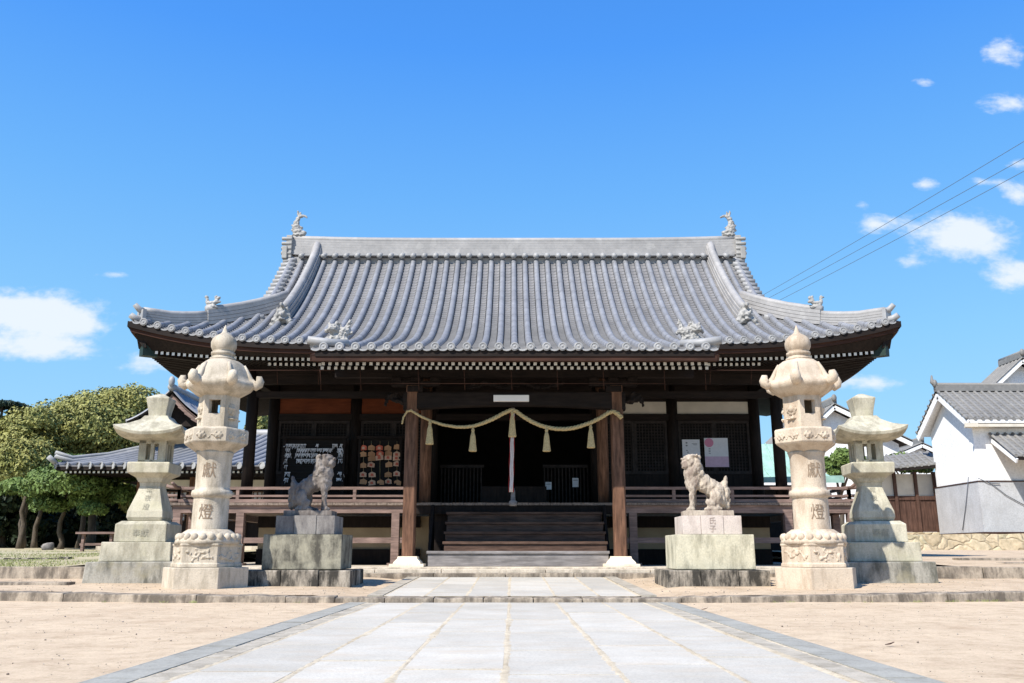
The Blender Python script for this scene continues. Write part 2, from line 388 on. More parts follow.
M['leaf_olive'] = leafmat('olive_leaves', (.29,.28,.085), (.21,.22,.065))
M['leaf_green'] = leafmat('green_leaves', (.14,.20,.05), (.085,.14,.035))
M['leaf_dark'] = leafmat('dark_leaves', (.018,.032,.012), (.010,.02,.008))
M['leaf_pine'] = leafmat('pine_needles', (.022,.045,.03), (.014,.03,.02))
M['grass'] = leafmat('dry_grass', (.30,.31,.12), (.20,.25,.08))

def blob_mesh(name, balls, voxel, mats, disp=0, dscale=8, mirror=False, smooth_it=2):
    """balls: (centre, radii[, roll]) fused into one skin by a voxel remesh"""
    bm = bmesh.new()
    for b in balls:
        c, r = b[0], b[1]; rr = r if isinstance(r, (tuple, list)) else (r, r, r)
        mt = Matrix.Translation(c)
        if len(b) > 2: mt = mt @ Matrix.Rotation(rad(b[2]), 4, 'Y')
        mt = mt @ Matrix.Diagonal((*rr, 1))
        bmesh.ops.create_icosphere(bm, subdivisions=2, radius=1, matrix=mt)
    if mirror:
        for v in bm.verts: v.co.x = -v.co.x
        bmesh.ops.reverse_faces(bm, faces=bm.faces)
    me = bpy.data.meshes.new(name); bm.to_mesh(me); bm.free()
    ob = bpy.data.objects.new(name, me); COL.objects.link(ob)
    md = ob.modifiers.new('r', 'REMESH'); md.mode = 'VOXEL'; md.voxel_size = voxel; md.use_smooth_shade = True
    s = ob.modifiers.new('s', 'SMOOTH'); s.iterations = smooth_it; s.factor = .5
    dg = bpy.context.evaluated_depsgraph_get()
    me2 = bpy.data.meshes.new_from_object(ob.evaluated_get(dg))
    bpy.data.objects.remove(ob); bpy.data.meshes.remove(me)
    if disp:
        nrm = [v.normal.copy() for v in me2.vertices]
        for v, n_ in zip(me2.vertices, nrm):
            v.co += n_*(disp*(noise.turbulence(v.co*dscale, 3, False)-.45))
    me2.name = name
    me2.materials.clear()
    for m in (mats if isinstance(mats, list) else [mats]): me2.materials.append(m)
    me2.polygons.foreach_set('use_smooth', [True]*len(me2.polygons))
    return me2
def link_mesh(name, me, parent=None, loc=(0,0,0)):
    o = bpy.data.objects.new(name, me); COL.objects.link(o); o.location = loc
    if parent: o.parent = parent
    return o
def text_mesh(name, body, size, mat, parent, place, maxw=.03, ext=.004):
    """text turned into a mesh; place(x, y, d) puts each vertex"""
    c = bpy.data.curves.new('t', 'FONT'); c.body = body; c.size = size; c.align_x = 'CENTER'; c.align_y = 'CENTER'
    o = bpy.data.objects.new('t', c); COL.objects.link(o)
    dg = bpy.context.evaluated_depsgraph_get(); me = bpy.data.meshes.new_from_object(o.evaluated_get(dg))
    bpy.data.objects.remove(o); bpy.data.curves.remove(c)
    bm = bmesh.new(); bm.from_mesh(me)
    x = -size*.6
    while x < size*.6:
        bmesh.ops.bisect_plane(bm, geom=bm.verts[:]+bm.edges[:]+bm.faces[:], plane_co=(x,0,0), plane_no=(1,0,0)); x += maxw
    r = bmesh.ops.extrude_face_region(bm, geom=bm.faces[:])
    top = [g for g in r['geom'] if isinstance(g, bmesh.types.BMVert)]
    for v in top: v.co.z += ext
    for v in bm.verts: v.co = Vector(place(v.co.x, v.co.y, v.co.z))
    bmesh.ops.recalc_face_normals(bm, faces=bm.faces)
    bm.to_mesh(me); bm.free(); me.materials.clear(); me.materials.append(mat); me.name = name
    return link_mesh(name, me, parent)

# ------------------------------------------------------------------ ground
def fbm(x, y, s=1): return noise.noise(Vector((x*s, y*s, 3.7)))
def curbY(X): return 11.32 + .8*(max(0, abs(X)-1.6)/7)**2 if abs(X) < 9 else 11.32 + .8*(7.4/7)**2 + (abs(X)-9)*.02
mb = MB()
mb.add([(-900,-300,0),(900,-300,0),(900,1500,0),(-900,1500,0)], [(0,1,2,3)])
mb.build('ground', M['far']).location.z = -.12
bpy.data.objects['ground']['kind'] = 'structure'
mb = MB(); nx, ny = 150, 60
vs = []
for j in range(ny+1):
    for i in range(nx+1):
        X = -30+60*i/nx; Y = -8 + (13.2+8)*j/ny
        z = (.012*fbm(X, Y, .9)+.006*fbm(X, Y, 4))*min(1, max(0, (abs(X)-2.0)/1.5))
        if abs(X) < 1.75: z = -.012
        vs.append((X, Y, z))
mb.add(vs, [(j*(nx+1)+i, j*(nx+1)+i+1, (j+1)*(nx+1)+i+1, (j+1)*(nx+1)+i) for j in range(ny) for i in range(nx)], 0, True)
tag(mb.build('sand_yard', M['sand']), kind='structure')
def terr_z(X, Y):
    z0 = .066 + .026*max(0, Y-11.6)
    side = min(1, max(0, (abs(X)-1.6)/5))
    return z0 + .05*side*max(0, 1-(Y-11.6)/5)
mb = MB(); nx, ny = 160, 30; vs = []
for j in range(ny+1):
    for i in range(nx+1):
        X = -34+68*i/nx; Y0 = curbY(X)+.25; Y = Y0 + (17.2-Y0)*j/ny
        z = terr_z(X, Y) + .01*fbm(X, Y, 1.3)+.006*fbm(X, Y, 5)
        if abs(X) < 2.2: z = terr_z(0, Y) - .03
        vs.append((X, Y, z))
mb.add(vs, [(j*(nx+1)+i, j*(nx+1)+i+1, (j+1)*(nx+1)+i+1, (j+1)*(nx+1)+i) for j in range(ny) for i in range(nx)], 0, True)
tag(mb.build('terrace_ground', M['terr']), kind='structure')
# kerb of the terrace: long rough blocks following a slightly bowed line
x = -34.0; kerb = MB()
while x < 34:
    L = random.uniform(1.0, 1.9)
    if abs(x) < 2.4 or abs(x+L) < 2.4: L = .62
    x2 = x+L-.006
    y0, y1 = curbY(x), curbY(x2); z0, z1 = terr_z(x, y0+.3)-.004, terr_z(x2, y1+.3)-.004
    pr = [[(xx, yy, -.05), (xx, yy+.27, -.05), (xx, yy+.27, zz+.004), (xx, yy+.012, zz)] for xx, yy, zz in
          [(x+(x2-x)*k/6, y0+(y1-y0)*k/6+random.uniform(-.016,.016), z0+(z1-z0)*k/6+random.uniform(-.009,.009)) for k in range(7)]]
    kerb.loft(pr); x += L
tag(kerb.build('kerb', M['kerb'], bevel=.016, noisy=.012), kind='structure')
# upper ground left, right and behind
def up_z(X, Y):
    a = min(1, max(0, (Y-15.6)/6.5)); b_ = min(1, max(0, (Y-22)/16))
    return .37 + .2*a + .27*b_ + .35*min(1, max(0, (Y-60)/200))
for sgn, nm in ((-1, 'left_ground'), (1, 'right_ground')):
    mb = MB(); ys = [15.75+.5*k for k in range(14)] + [24,27,31,36,42,50,70,110,200,600]
    xs = [7.95+.6*k for k in range(26)] + [27,32,40,60,120,500]
    vs = [(sgn*X, Y, up_z(X, Y)+.02*fbm(X, Y, .7)) for Y in ys for X in xs]; n = len(xs)
    mb.add(vs, [(j*n+i, j*n+i+1, (j+1)*n+i+1, (j+1)*n+i) for j in range(len(ys)-1) for i in range(n-1)], 0, True)
    tag(mb.build(nm, M['far' if sgn < 0 else 'terr']), kind='structure')
mb = MB(); mb.add([(-7.95,27,.6),(7.95,27,.6),(7.95,600,1.5),(-7.95,600,1.5)], [(0,1,2,3)]); tag(mb.build('back_ground', M['far']), kind='structure')
def rough_kerb(nm, xa, xb, Y, z0, z1, d=.28, mat='kerb'):
    k = MB(); x = xa
    while x < xb:
        L = min(random.uniform(1.1, 2.2), xb-x); x2 = x+L-.015; dz = random.uniform(-.012,.012)
        k.loft([[(xx, Y+jy, z0), (xx, Y+d, z0), (xx, Y+d, z1+dz), (xx, Y+jy+.02, z1+dz)] for xx, jy in ((x, 0), (x+L*.5, random.uniform(-.02,.02)), (x2, 0))]); x += L
    return tag(k.build(nm, M[mat], bevel=.012), kind='structure')
rough_kerb('path_kerb', -34, -6.9, 15.5, .1, .375)
rough_kerb('path_kerb', 6.9, 34, 15.5, .1, .375)
rough_kerb('low_kerb', -16.5, -6.6, 13.4, .1, .185)
rough_kerb('low_kerb', 9.0, 34, 14.3, .1, .25)
rough_kerb('low_kerb', -34, -9.5, 19.2, .3, .52, .2, 'darkstone')
rough_kerb('low_kerb', 9.3, 34, 18.6, .3, .50, .35)
rough_kerb('low_kerb', 9.3, 34, 16.9, .3, .43, .35)

# ------------------------------------------------------------------ approach path
COLS = [-1.64,-1.115,-.587,-.035,.55,1.12,1.62]
def slabs(nm, y0, y1, zf, lens, seed, ex=()):
    rnd = random.Random(seed); b = MB(); tones = []
    for c in range(6):
        y = y0 - rnd.uniform(0, .8)
        while y < y1:
            L = rnd.uniform(*lens); ya, yb = max(y, y0), min(y+L, y1)
            if yb-ya > .05:
                g = .014; dz = rnd.uniform(-.0015, .0015)
                xa, xb = COLS[c]+g, COLS[c+1]-g; ya2, yb2 = ya+.016, yb-.016
                vs = [(X, Yv, zf(Yv)+dz+zz) for zz in (-.07, 0) for Yv in (ya2, yb2) for X in (xa, xb)]
                b.add(vs, [(0,2,3,1),(4,5,7,6),(0,1,5,4),(2,6,7,3),(0,4,6,2),(1,3,7,5)])
                tones += [rnd.uniform(.9, 1.08)]*6
            y += L
    me = MB.mesh(b, nm, M['pave'])
    at_ = me.attributes.new('tone', 'FLOAT_COLOR', 'FACE')
    for i, tn in enumerate(tones): at_.data[i].color = (tn, tn, tn*1.01, 1)
    o = link_mesh(nm, me); tag(o, kind='structure'); return o
low = lambda Y: .006
upp = lambda Y: .070 + .026*(Y-11.6)
slabs('paved_path', -3, 11.30, low, (.95, 1.5), 3)
slabs('upper_paved_path', 11.62, 16.15, upp, (1.2, 2.4), 5)
mb = MB()
mb.add([(-2.06,-3,.0025),(2.06,-3,.0025),(2.06,11.31,.0025),(-2.06,11.31,.0025)], [(0,1,2,3)])
mb.add([(-1.66,11.6,upp(11.6)-.004),(1.64,11.6,upp(11.6)-.004),(1.64,16.16,upp(16.16)-.004),(-1.66,16.16,upp(16.16)-.004)], [(0,1,2,3)])
for X_ in (-1.65,)+tuple(COLS[1:-1])+(1.64,-1.805,1.805):      # sand drifted into and over the long joints
    for ya_, yb_, zf_ in ((2.8, 11.3, lambda Y: 0.0), (11.62, 16.1, lambda Y: upp(Y)-.0065)):
        n_ = int((yb_-ya_)/.035); vs = []
        for k in range(n_+1):
            Y = ya_+(yb_-ya_)*k/n_; sp = .6+.9*max(0, noise.noise(Vector((X_*7, Y*1.1, 2)))+.35)
            for q in range(9):
                o_ = (q-4)*.011*sp
                vs.append((X_+o_, Y, zf_(Y)+.0078-.006*(abs(q-4)/4)**1.3 + .0035*noise.noise(Vector((X_*9+o_*40, Y*16, 5)))))
        mb.add(vs, [(k*9+q, k*9+q+1, k*9+q+10, k*9+q+9) for k in range(n_) for q in range(8)], 0, True)
tag(mb.build('path_joints', M['joint']), kind='structure')
for sgn in (-1, 1):
    st = MB(); dr = MB(); y = -3.0
    while y < 11.28:
        L = 1.2; yb = min(y+L-.008, 11.28); xa, xb = sgn*1.66, sgn*1.80
        st.box(min(xa,xb), max(xa,xb), y, yb, -.06, .007+random.uniform(-.002,.002))
        y += L
    y = -3.0
    while y < 11.28:
        L = .5; yb = min(y+L-.01, 11.28); xa, xb = sgn*1.81, sgn*2.02; z = .012+random.uniform(-.002,.003)
        dr.box(min(xa,xb), max(xa,xb), y, yb, -.06, z)
        pass
        y += L
    st2 = MB(); y = 11.62
    while y < 16.1:
        yb = min(y+1.19, 16.12); xa, xb = sgn*1.66, sgn*1.86
        st2.add([(X, Yv, upp(Yv)+.01+zz) for zz in (-.08, 0) for Yv in (y, yb) for X in (min(xa,xb), max(xa,xb))], [(0,2,3,1),(4,5,7,6),(0,1,5,4),(2,6,7,3),(0,4,6,2),(1,3,7,5)])
        y += 1.2
    tag(st.build('path_edging', M['strip']), kind='structure'); tag(st2.build('path_edging', M['strip']), kind='structure')
    # rounded outer lip of the drain
    dr.tube([(sgn*2.045, -3, -.004), (sgn*2.045, 11.28, -.004)], .012, 6)
    tag(dr.build('drain_cover', [M['drain'], M['wire']]), kind='structure')

# ------------------------------------------------------------------ stone platform of the hall (setting)
mb = MB()
x = -7.95
while x < 7.9:
    L = min(random.uniform(1.2, 1.9), 7.95-x); mb.box(x, x+L-.012, 16.18, 16.62, 0, .255+random.uniform(-.003,.003)); x += L
tag(mb.build('platform_step', M['kerb'], bevel=.012), kind='structure')
mb = MB(); x = -7.95
while x < 7.9:
    L = min(random.uniform(1.2, 2.1), 7.95-x); mb.box(x, x+L-.01, 16.64, 17.05, 0, .315+random.uniform(-.003,.003)); x += L
mb.box(-7.95, 7.95, 17.06, 27.2, 0, .345)
tag(mb.build('hall_platform', M['platform'], bevel=.01), kind='structure')

# ------------------------------------------------------------------ SHRINE HALL
X0 = .05
hall = thing('shrine_hall', 'wide dark timber shrine hall with curved grey tiled hip and gable roof behind the rope', 'shrine', (X0, 20, .345))
EY, RY, EZ, RZ, EX = 18.0, 22.8, 4.97, 8.52, 8.28
VX, PITCHT = 6.12, .305
def prof(d):
    u = d/4.8; return EZ + 1.72*u + 1.83*u*u
def lift(c, d):
    s = max(0, min(1, 1-c/4.2)); return .50*s**2.4*max(0, 1-d/4.8)
KX, KY = 3.82, 16.2
def kz(Y):    # porch roof height
    e = 18-Y; return EZ - .335*e + .012*e*e
def zroof(x, Y):
    d = Y-EY; return prof(d) + lift(EX-abs(x), d) if d >= 0 else kz(Y)
roof_main = bpy.data.objects.new('roof', None)
# row tubes + flats on one patch given by parametric functions
def tile_rows(b, rows, fn, r=.072, seg=7):
    """rows: list of (s, t0, t1); fn(s,t)->Vector ; tubes following t"""
    for s_, t0, t1 in rows:
        n = max(3, int(abs(t1-t0)/.2)); pts = [fn(s_, t0+(t1-t0)*k/n) for k in range(n+1)]
        e = (fn(s_+.01, t0)-fn(s_-.01, t0)).normalized(); rings = []
        for i, p in enumerate(pts):
            d = (pts[min(i+1, n)]-pts[max(i-1, 0)]).normalized(); nn = e.cross(d).normalized()
            if nn.z < 0: nn = -nn
            rings.append([p + e*r*math.cos(PI*k/seg) + nn*(r*1.02*math.sin(PI*k/seg)+(.030 if 0 < k < seg else -.03)) for k in range(seg+1)])
        b.loft(rings, closed=False, mi=0, smooth=True)
        # tile joints: little collars
        L = 0
        for i in range(1, n, 2):
            d = (pts[i+1]-pts[i-1]).normalized(); nn = e.cross(d).normalized()
            if nn.z < 0: nn = -nn
            R2 = r+.005
            b.loft([[pts[i]+d*o + e*R2*math.cos(PI*k/seg) + nn*(R2*math.sin(PI*k/seg)+(.030 if 0 < k < seg else .0)) for k in range(seg+1)] for o in (-.012, .012)], closed=False, mi=0, smooth=True)
def tile_flats(b, rows, fn, half, course=.115, mi=1):
    """rows: (s_mid, t0, t1) strips between the tubes: stepped courses"""
    for s_, t0, t1 in rows:
        n = max(2, int(abs(t1-t0)/course))
        for k in range(n):
            ta = t0+(t1-t0)*k/n; tb = t0+(t1-t0)*(k+1)/n; vs = []
            for tt, up in ((ta, .034), (tb, .0)):
                for f, sg in ((-1, 0), (-.5, -.014), (0, -.02), (.5, -.014), (1, 0)):
                    p = fn(s_+f*half, tt).copy(); p.z += up+sg; vs.append(p)
            p0 = [fn(s_+f*half, ta).copy() for f in (-1,-.5,0,.5,1)]
            for q, sg in zip(p0, (0,-.014,-.02,-.014,0)): q.z += sg-.004
            vs += p0
            b.add(vs, [(0,1,6,5),(1,2,7,6),(2,3,8,7),(3,4,9,8),(10,11,1,0),(11,12,2,1),(12,13,3,2),(13,14,4,3)], mi, False)
fr = lambda s_, t: Vector((X0+s_, t, zroof(s_, t)))
roofmb = MB()
nrow = 26
rows = []; flats = []
def ytop(s_):
    a = abs(s_)
    return RY-.05 if a < VX else min(RY, EY + (EX-a))
for i in range(-nrow, nrow+1):
    s_ = i*PITCHT; y0 = KY+.02 if abs(s_) < KX+.01 else EY
    if ytop(s_) - y0 > .15: rows.append((s_, y0, ytop(s_)))
for i in range(-nrow-1, nrow+1):
    s_ = (i+.5)*PITCHT
    if abs(s_) > EX-.1: continue
    y0 = KY+.03 if abs(s_) < KX else EY+.02
    y1 = min(ytop(s_), ytop(abs(s_)+.1)) if abs(s_) > VX-.15 else ytop(s_)
    if y1-y0 > .05: flats.append((s_, y0, y1))
tile_rows(roofmb, rows, fr); tile_flats(roofmb, flats, fr, PITCHT/2-.084)
# back slope
bk = lambda s_, t: Vector((X0+s_, 2*RY-t, prof(t-EY)+lift(EX-abs(s_), t-EY)))
tile_rows(roofmb, [(a, max(EY, b_), c) for a, b_, c in rows], bk, seg=4)
tile_flats(roofmb, [(a, max(EY, b_), c) for a, b_, c in flats], bk, PITCHT/2-.05, .4)
# side slopes (below the gable)
for sg in (-1, 1):
    sf = lambda s_, t, sg=sg: Vector((X0+sg*(EX-t), RY+s_, prof(t)+lift(4.8-abs(s_), t)))
    rr = []; ff = []
    for i in range(-15, 16):
        s_ = i*PITCHT; tm = min(2.75, 4.8-abs(s_))
        if tm > .15: rr.append((s_, 0, tm))
        s2 = s_+PITCHT/2; tm = min(2.75, 4.8-abs(s2))
        if tm > .1 and i < 15: ff.append((s2, .02, tm))
    tile_rows(roofmb, rr, sf, seg=5); tile_flats(roofmb, ff, sf, PITCHT/2-.05, .25)
    for s_, a, b_ in rr:      # end discs
        p = sf(s_, 0); roofmb.disc(p+Vector((sg*.01,0,.02)), .082, (sg,0,0), 12, .03, 2)
roof = roofmb.build('roof', [M['tile'], M['tile_flat'], M['tile_end']], hall)
# thick substrate under the tiles (closed board layer)
sub = MB()
def strip(fn, ss, ts, th=.12):
    top = [[fn(s_, t)+Vector((0,0,-.03)) for s_ in ss] for t in ts]; n = len(ss)
    vs = [p for r in top for p in r] + [p-Vector((0,0,th)) for r in top for p in r]; o = len(ts)*n; fs = []
    for j in range(len(ts)-1):
        for i in range(n-1):
            a = j*n+i; fs += [(a, a+1, a+n+1, a+n), (o+a, o+a+n, o+a+n+1, o+a+1)]
    for i in range(n-1): fs += [(i, o+i, o+i+1, i+1), ((len(ts)-1)*n+i, (len(ts)-1)*n+i+1, o+(len(ts)-1)*n+i+1, o+(len(ts)-1)*n+i)]
    for j in range(len(ts)-1): fs += [(j*n, (j+1)*n, o+(j+1)*n, o+j*n), (j*n+n-1, o+j*n+n-1, o+(j+1)*n+n-1, (j+1)*n+n-1)]
    sub.add(vs, fs, 0)
xs = [-VX+2*VX*k/40 for k in range(41)]; ts = [EY+4.78*k/12 for k in range(13)]
strip(fr, xs, ts); strip(bk, xs, ts)
strip(fr, [-KX+2*KX*k/8 for k in range(9)], [KY+.03, 16.8, 17.4, EY])
for sg in (-1, 1):
    # corner triangles of front and back, side slope
    for fn in (fr, bk):
        n = 8
        for k in range(n):
            xa = VX+(EX-VX)*k/n; xb = VX+(EX-VX)*(k+1)/n
            for j in range(4):
                q = []
                for xx, jj in ((xa, j), (xb, j), (xb, j+1), (xa, j+1)): q.append(fn(sg*xx, EY+(EX-xx)*jj/4))
                vs = [p+Vector((0,0,-.03)) for p in q]+[p+Vector((0,0,-.15)) for p in q]
                sub.add(vs, [(0,1,2,3),(7,6,5,4),(0,4,5,1),(1,5,6,2),(2,6,7,3),(3,7,4,0)])
    sf = lambda s_, t, sg=sg: Vector((X0+sg*(EX-t), RY+s_, prof(t)+lift(4.8-abs(s_), t)))
    for k in range(24):
        sa, sb = -4.8+.4*k, -4.8+.4*(k+1)
        for j in range(3):
            q = [sf(a, min(2.7, 4.8-abs(a))*jj/3) for a, jj in ((sa, j), (sb, j), (sb, j+1), (sa, j+1))]
            vs = [p+Vector((0,0,-.03)) for p in q]+[p+Vector((0,0,-.15)) for p in q]
            sub.add(vs, [(0,1,2,3),(7,6,5,4),(0,4,5,1),(1,5,6,2),(2,6,7,3),(3,7,4,0)])
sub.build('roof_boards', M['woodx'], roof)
# eave tile ends: disc with a raised ring, pendant flat tile between
ends = [MB(), MB(), MB()]
def tile_end(x, y, z):
    e_ = ends[0 if y < 17 else (1 if x < 0 else 2)]
    e_.disc((x, y-.0, z+.022), .083, (0,-1,0), 16, .035, 0)
    e_.tube([(x+.062*math.cos(a), y-.037, z+.022+.062*math.sin(a)) for a in [2*PI*k/12 for k in range(13)]], .010, 4, 0, True, False)
    e_.ball((x, y-.035, z+.022), (.022,.012,.022), 0, 6, 4)
for s_, y0, y1 in rows: tile_end(X0+s_, y0, zroof(s_, y0)+.018)
for i in range(-nrow-1, nrow+1):
    s_ = (i+.5)*PITCHT
    if abs(s_) > EX-.1: continue
    y0 = KY+.03 if abs(s_) < KX else EY+.02
    z = zroof(s_, y0)
    pts = [(-.085,.012),(-.045,-.012),(0,-.02),(.045,-.012),(.085,.012),(.085,-.025),(.045,-.045),(0,-.052),(-.045,-.045),(-.085,-.025)]
    ends[0 if y0 < 17 else (1 if s_ < 0 else 2)].prism(pts, lambda u, v, z=z, y0=y0, s_=s_: (X0+s_+u, y0-.03, z+v), lambda u, v, z=z, y0=y0, s_=s_: (X0+s_+u, y0, z+v))
for e_ in ends: e_.build('eave_tile_ends', M['tile_end'], roof)
# main ridge
rb = MB(); n = 24; rb.box(X0-VX+.05, X0+VX-.05, RY-.12, RY+.12, RZ-.7, RZ-.002); rb.box(X0-VX+.05, X0+VX-.05, RY-.18, RY+.18, RZ-.22, RZ-.051, 0); lay = [(.30,.0,.10),(.27,.10,.17),(.24,.175,.245),(.225,.25,.32),(.21,.325,.395),(.20,.40,.46)]
for wd, a, b_ in lay:
    rings = []
    for k in range(n+1):
        x = -VX-.02+2*(VX+.02)*k/n; up = .07*abs(x/VX)**4
        rings.append([(X0+x, RY-wd/2, RZ+a+up), (X0+x, RY+wd/2, RZ+a+up), (X0+x, RY+wd/2, RZ+b_+up), (X0+x, RY-wd/2, RZ+b_+up)])
    rb.loft(rings, mi=0)
rb.tube([(X0-VX+2*VX*k/n, RY, RZ+.50+.07*abs(-1+2*k/n)**4) for k in range(n+1)], .095, 10, 0, True)
for i in range(-19, 20):      # row of round tiles lying under the ridge courses
    x = X0+(i)*PITCHT
    rb.tube([(x, RY-.34, RZ-.06), (x, RY-.12, RZ+.05)], .075, 8, 1, True)
    rb.box(x+.085, x+PITCHT-.085, RY-.33, RY-.1, RZ-.03, RZ-.005, 1)
rb.build('roof_ridge', [M['ridge'], M['tile_end']], roof)
# gable verges with round tiles, bargeboards and gable wall
for sg in (-1, 1):
    bgm = MB()
    for side in (1, -1):
        gb = MB()
        y = EY+2.0
        while y < RY-.12:
            z = prof(y-EY)+.03; yy = y if side == 1 else 2*RY-y
            gb.tube([(X0+sg*(VX-.16), yy, z+.03), (X0+sg*(VX+.20), yy, z-.0)], .078, 8, 0, True)
            y += .235/ math.sqrt(1+((1.72+3.66*(y-EY)/4.8)/4.8)**2)
        gb.build('verge_tiles', M['tile_end'], roof)
        pts = [(RY-(RY-EY-1.7)*(1-k/14)) for k in range(15)]
        for k in range(14):
            ya, yb = pts[k], pts[k+1]; za, zb = prof(ya-EY), prof(yb-EY)
            if side == -1: ya, yb = 2*RY-ya, 2*RY-yb
            bgm.add([(X0+sg*(VX-.05), ya, za-.10), (X0+sg*(VX-.05), yb, zb-.10), (X0+sg*(VX-.05), yb, zb-.55), (X0+sg*(VX-.05), ya, za-.48),
                     (X0+sg*(VX-.14), ya, za-.10), (X0+sg*(VX-.14), yb, zb-.10), (X0+sg*(VX-.14), yb, zb-.55), (X0+sg*(VX-.14), ya, za-.48)],
                    [(0,1,2,3),(7,6,5,4),(0,4,5,1),(2,6,7,3)])
    g = X0+sg*5.45
    tri = [(RY-2.4, prof(2.4)-.25), (RY, RZ-.25), (RY+2.4, prof(2.4)-.25), (RY+2.4, prof(2.4)-.9), (RY-2.4, prof(2.4)-.9)]
    bgm.prism(tri, lambda u, v, g=g: (g, u, v), lambda u, v, g=g, sg=sg: (g-sg*.1, u, v))
    bgm.build('bargeboard', M['woodx'], roof)
# descending ridges and hip ridges
def ridge_run(name, pts, w0, h, mat, cap_r, drop=.05, layers=4):
    b = MB(); pts = [Vector(p) for p in pts]; n = len(pts)
    for L in range(layers):
        ww = w0*(1-.10*L); a = -drop+h*L/layers; c = -drop+h*(L+1)/layers-.010; rings = []
        for i, p in enumerate(pts):
            d = (pts[min(i+1,n-1)]-pts[max(i-1,0)]); d.z = 0; d.normalize(); s_ = Vector((d.y, -d.x, 0))*ww/2
            rings.append([p-s_+Vector((0,0,a)), p+s_+Vector((0,0,a)), p+s_+Vector((0,0,c)), p-s_+Vector((0,0,c))])
        b.loft(rings)
    b.tube([p+Vector((0,0,h-drop+.02)) for p in pts], cap_r, 10, 0, True)
    return b.build(name, mat, roof)
orn_oni = blob_mesh('ridge_end_tile', [((0,0,.18),(.17,.07,.17)), ((-.13,-.01,.08),(.09,.06,.09)), ((.13,-.01,.08),(.09,.06,.09)), ((-.19,0,0),(.07,.05,.06)), ((.19,0,0),(.07,.05,.06)),
    ((0,-.07,.2),(.09,.05,.09)), ((-.06,-.10,.24),.032), ((.06,-.10,.24),.032), ((0,-.12,.17),(.03,.04,.04)), ((0,-.10,.10),(.08,.04,.03)), ((0,.0,.36),(.055,.10,.05)), ((0,-.1,.37),(.05,.05,.05)), ((-.1,-.02,.32),(.03,.03,.05)), ((.1,-.02,.32),(.03,.03,.05))], .014, M['orn'], .02, 14)
orn_oni.transform(Matrix.Scale(1.25, 4))
for sg in (-1, 1):
    kx = sg*5.42
    pts = [(X0+kx, y, zroof(kx, y)) for y in [19.72+(RY-.1-19.72)*k/16 for k in range(17)]]
    pts[-1] = (pts[-1][0], pts[-1][1], pts[-1][2]+.1)
    ridge_run('descending_ridge', pts, .34, .42, M['ridge'], .095)
    link_mesh('ridge_end_tile', orn_oni, roof, (X0+kx-hall.location.x, 19.62-20, zroof(kx, 19.64)-.02-.345))
    hp = []
    for k in range(9):
        t = k/8; c = .62 + (2.55-.62)*t; hp.append((X0+sg*(EX-c), EY+c, prof(c)+lift(c, c)+.02))
    hi = [p for p in hp if True]
    up = [(X0+sg*(EX-c), EY+c, prof(c)+lift(c, c)+.02) for c in (1.22,1.5,1.8,2.1,2.4,2.65)]
    lo = [(X0+sg*(EX-c), EY+c, prof(c)+lift(c, c)+.02+(.02 if c < .5 else 0)) for c in (.22,.4,.62,.85,1.05,1.24)]
    ridge_run('hip_ridge', up, .30, .36, M['ridge'], .085); ridge_run('hip_ridge', lo, .27, .25, M['ridge'], .08)
    e = MB(); c = .22; base = Vector((X0+sg*(EX-c), EY+c, prof(c)+lift(c, c)))
    dv = Vector((sg*.707, -.707, 0))
    e.tube([base+Vector((0,0,.24)), base+dv*.10+Vector((0,0,.27)), base+dv*.20+Vector((0,0,.36))], [.08,.065,.055], 10)
    e.tube([base+dv*-.1+Vector((0,0,.02)), base+dv*.16+Vector((0,0,.05)), base+dv*.27+Vector((0,0,.11))], [.09,.075,.065], 10)
    e.cbox(base+dv*.03+Vector((0,0,.12)), (.08,.30,.28), 0, Matrix.Rotation(rad(-45*sg), 3, 'Z'))
    e.build('corner_tile', M['tile_end'], roof)
# ridge-end fish, birds on the hip ridges, lions on the porch corners
fish = [((0,0,.05),(.20,.13,.07)), ((-.02,0,.14),(.16,.12,.12)), ((.12,0,.12),(.10,.09,.08)), ((-.07,0,.27),(.13,.10,.14)), ((-.08,0,.40),(.10,.08,.12)), ((-.05,0,.52),(.08,.06,.10)), ((.01,0,.60),(.08,.05,.06)),
        ((.09,0,.63),(.10,.035,.045)), ((.17,0,.60),(.07,.03,.04), 30), ((-.05,0,.68),(.045,.03,.12), -12), ((.02,0,.70),(.035,.03,.07)), ((-.19,0,.34),(.06,.03,.04), 40), ((-.18,0,.2),(.07,.04,.04), 30), ((.07,0,.28),(.05,.04,.04))]
fL = blob_mesh('ridge_fish', fish, .014, M['orn'], .02, 16); fR = blob_mesh('ridge_fish', fish, .014, M['orn'], .02, 16, mirror=True)
link_mesh('ridge_fish', fL, roof, (-5.98, RY-20, RZ+.62-.345)); link_mesh('ridge_fish', fR, roof, (5.98, RY-20, RZ+.62-.345))
for sg in (-1, 1):
    endm = MB()
    endm.cbox((X0+sg*(VX+.06), RY, RZ+.28), (.16,.42,.66)); endm.cbox((X0+sg*(VX+.16), RY, RZ+.1), (.14,.52,.36))
    for k in range(4): endm.tube([(X0+sg*(VX-.02), RY-.18, RZ+.08+.14*k), (X0+sg*(VX+.26), RY-.2, RZ+.08+.14*k)], .055, 8)
    endm.build('ridge_end_block', M['orn'], roof, bevel=.02)
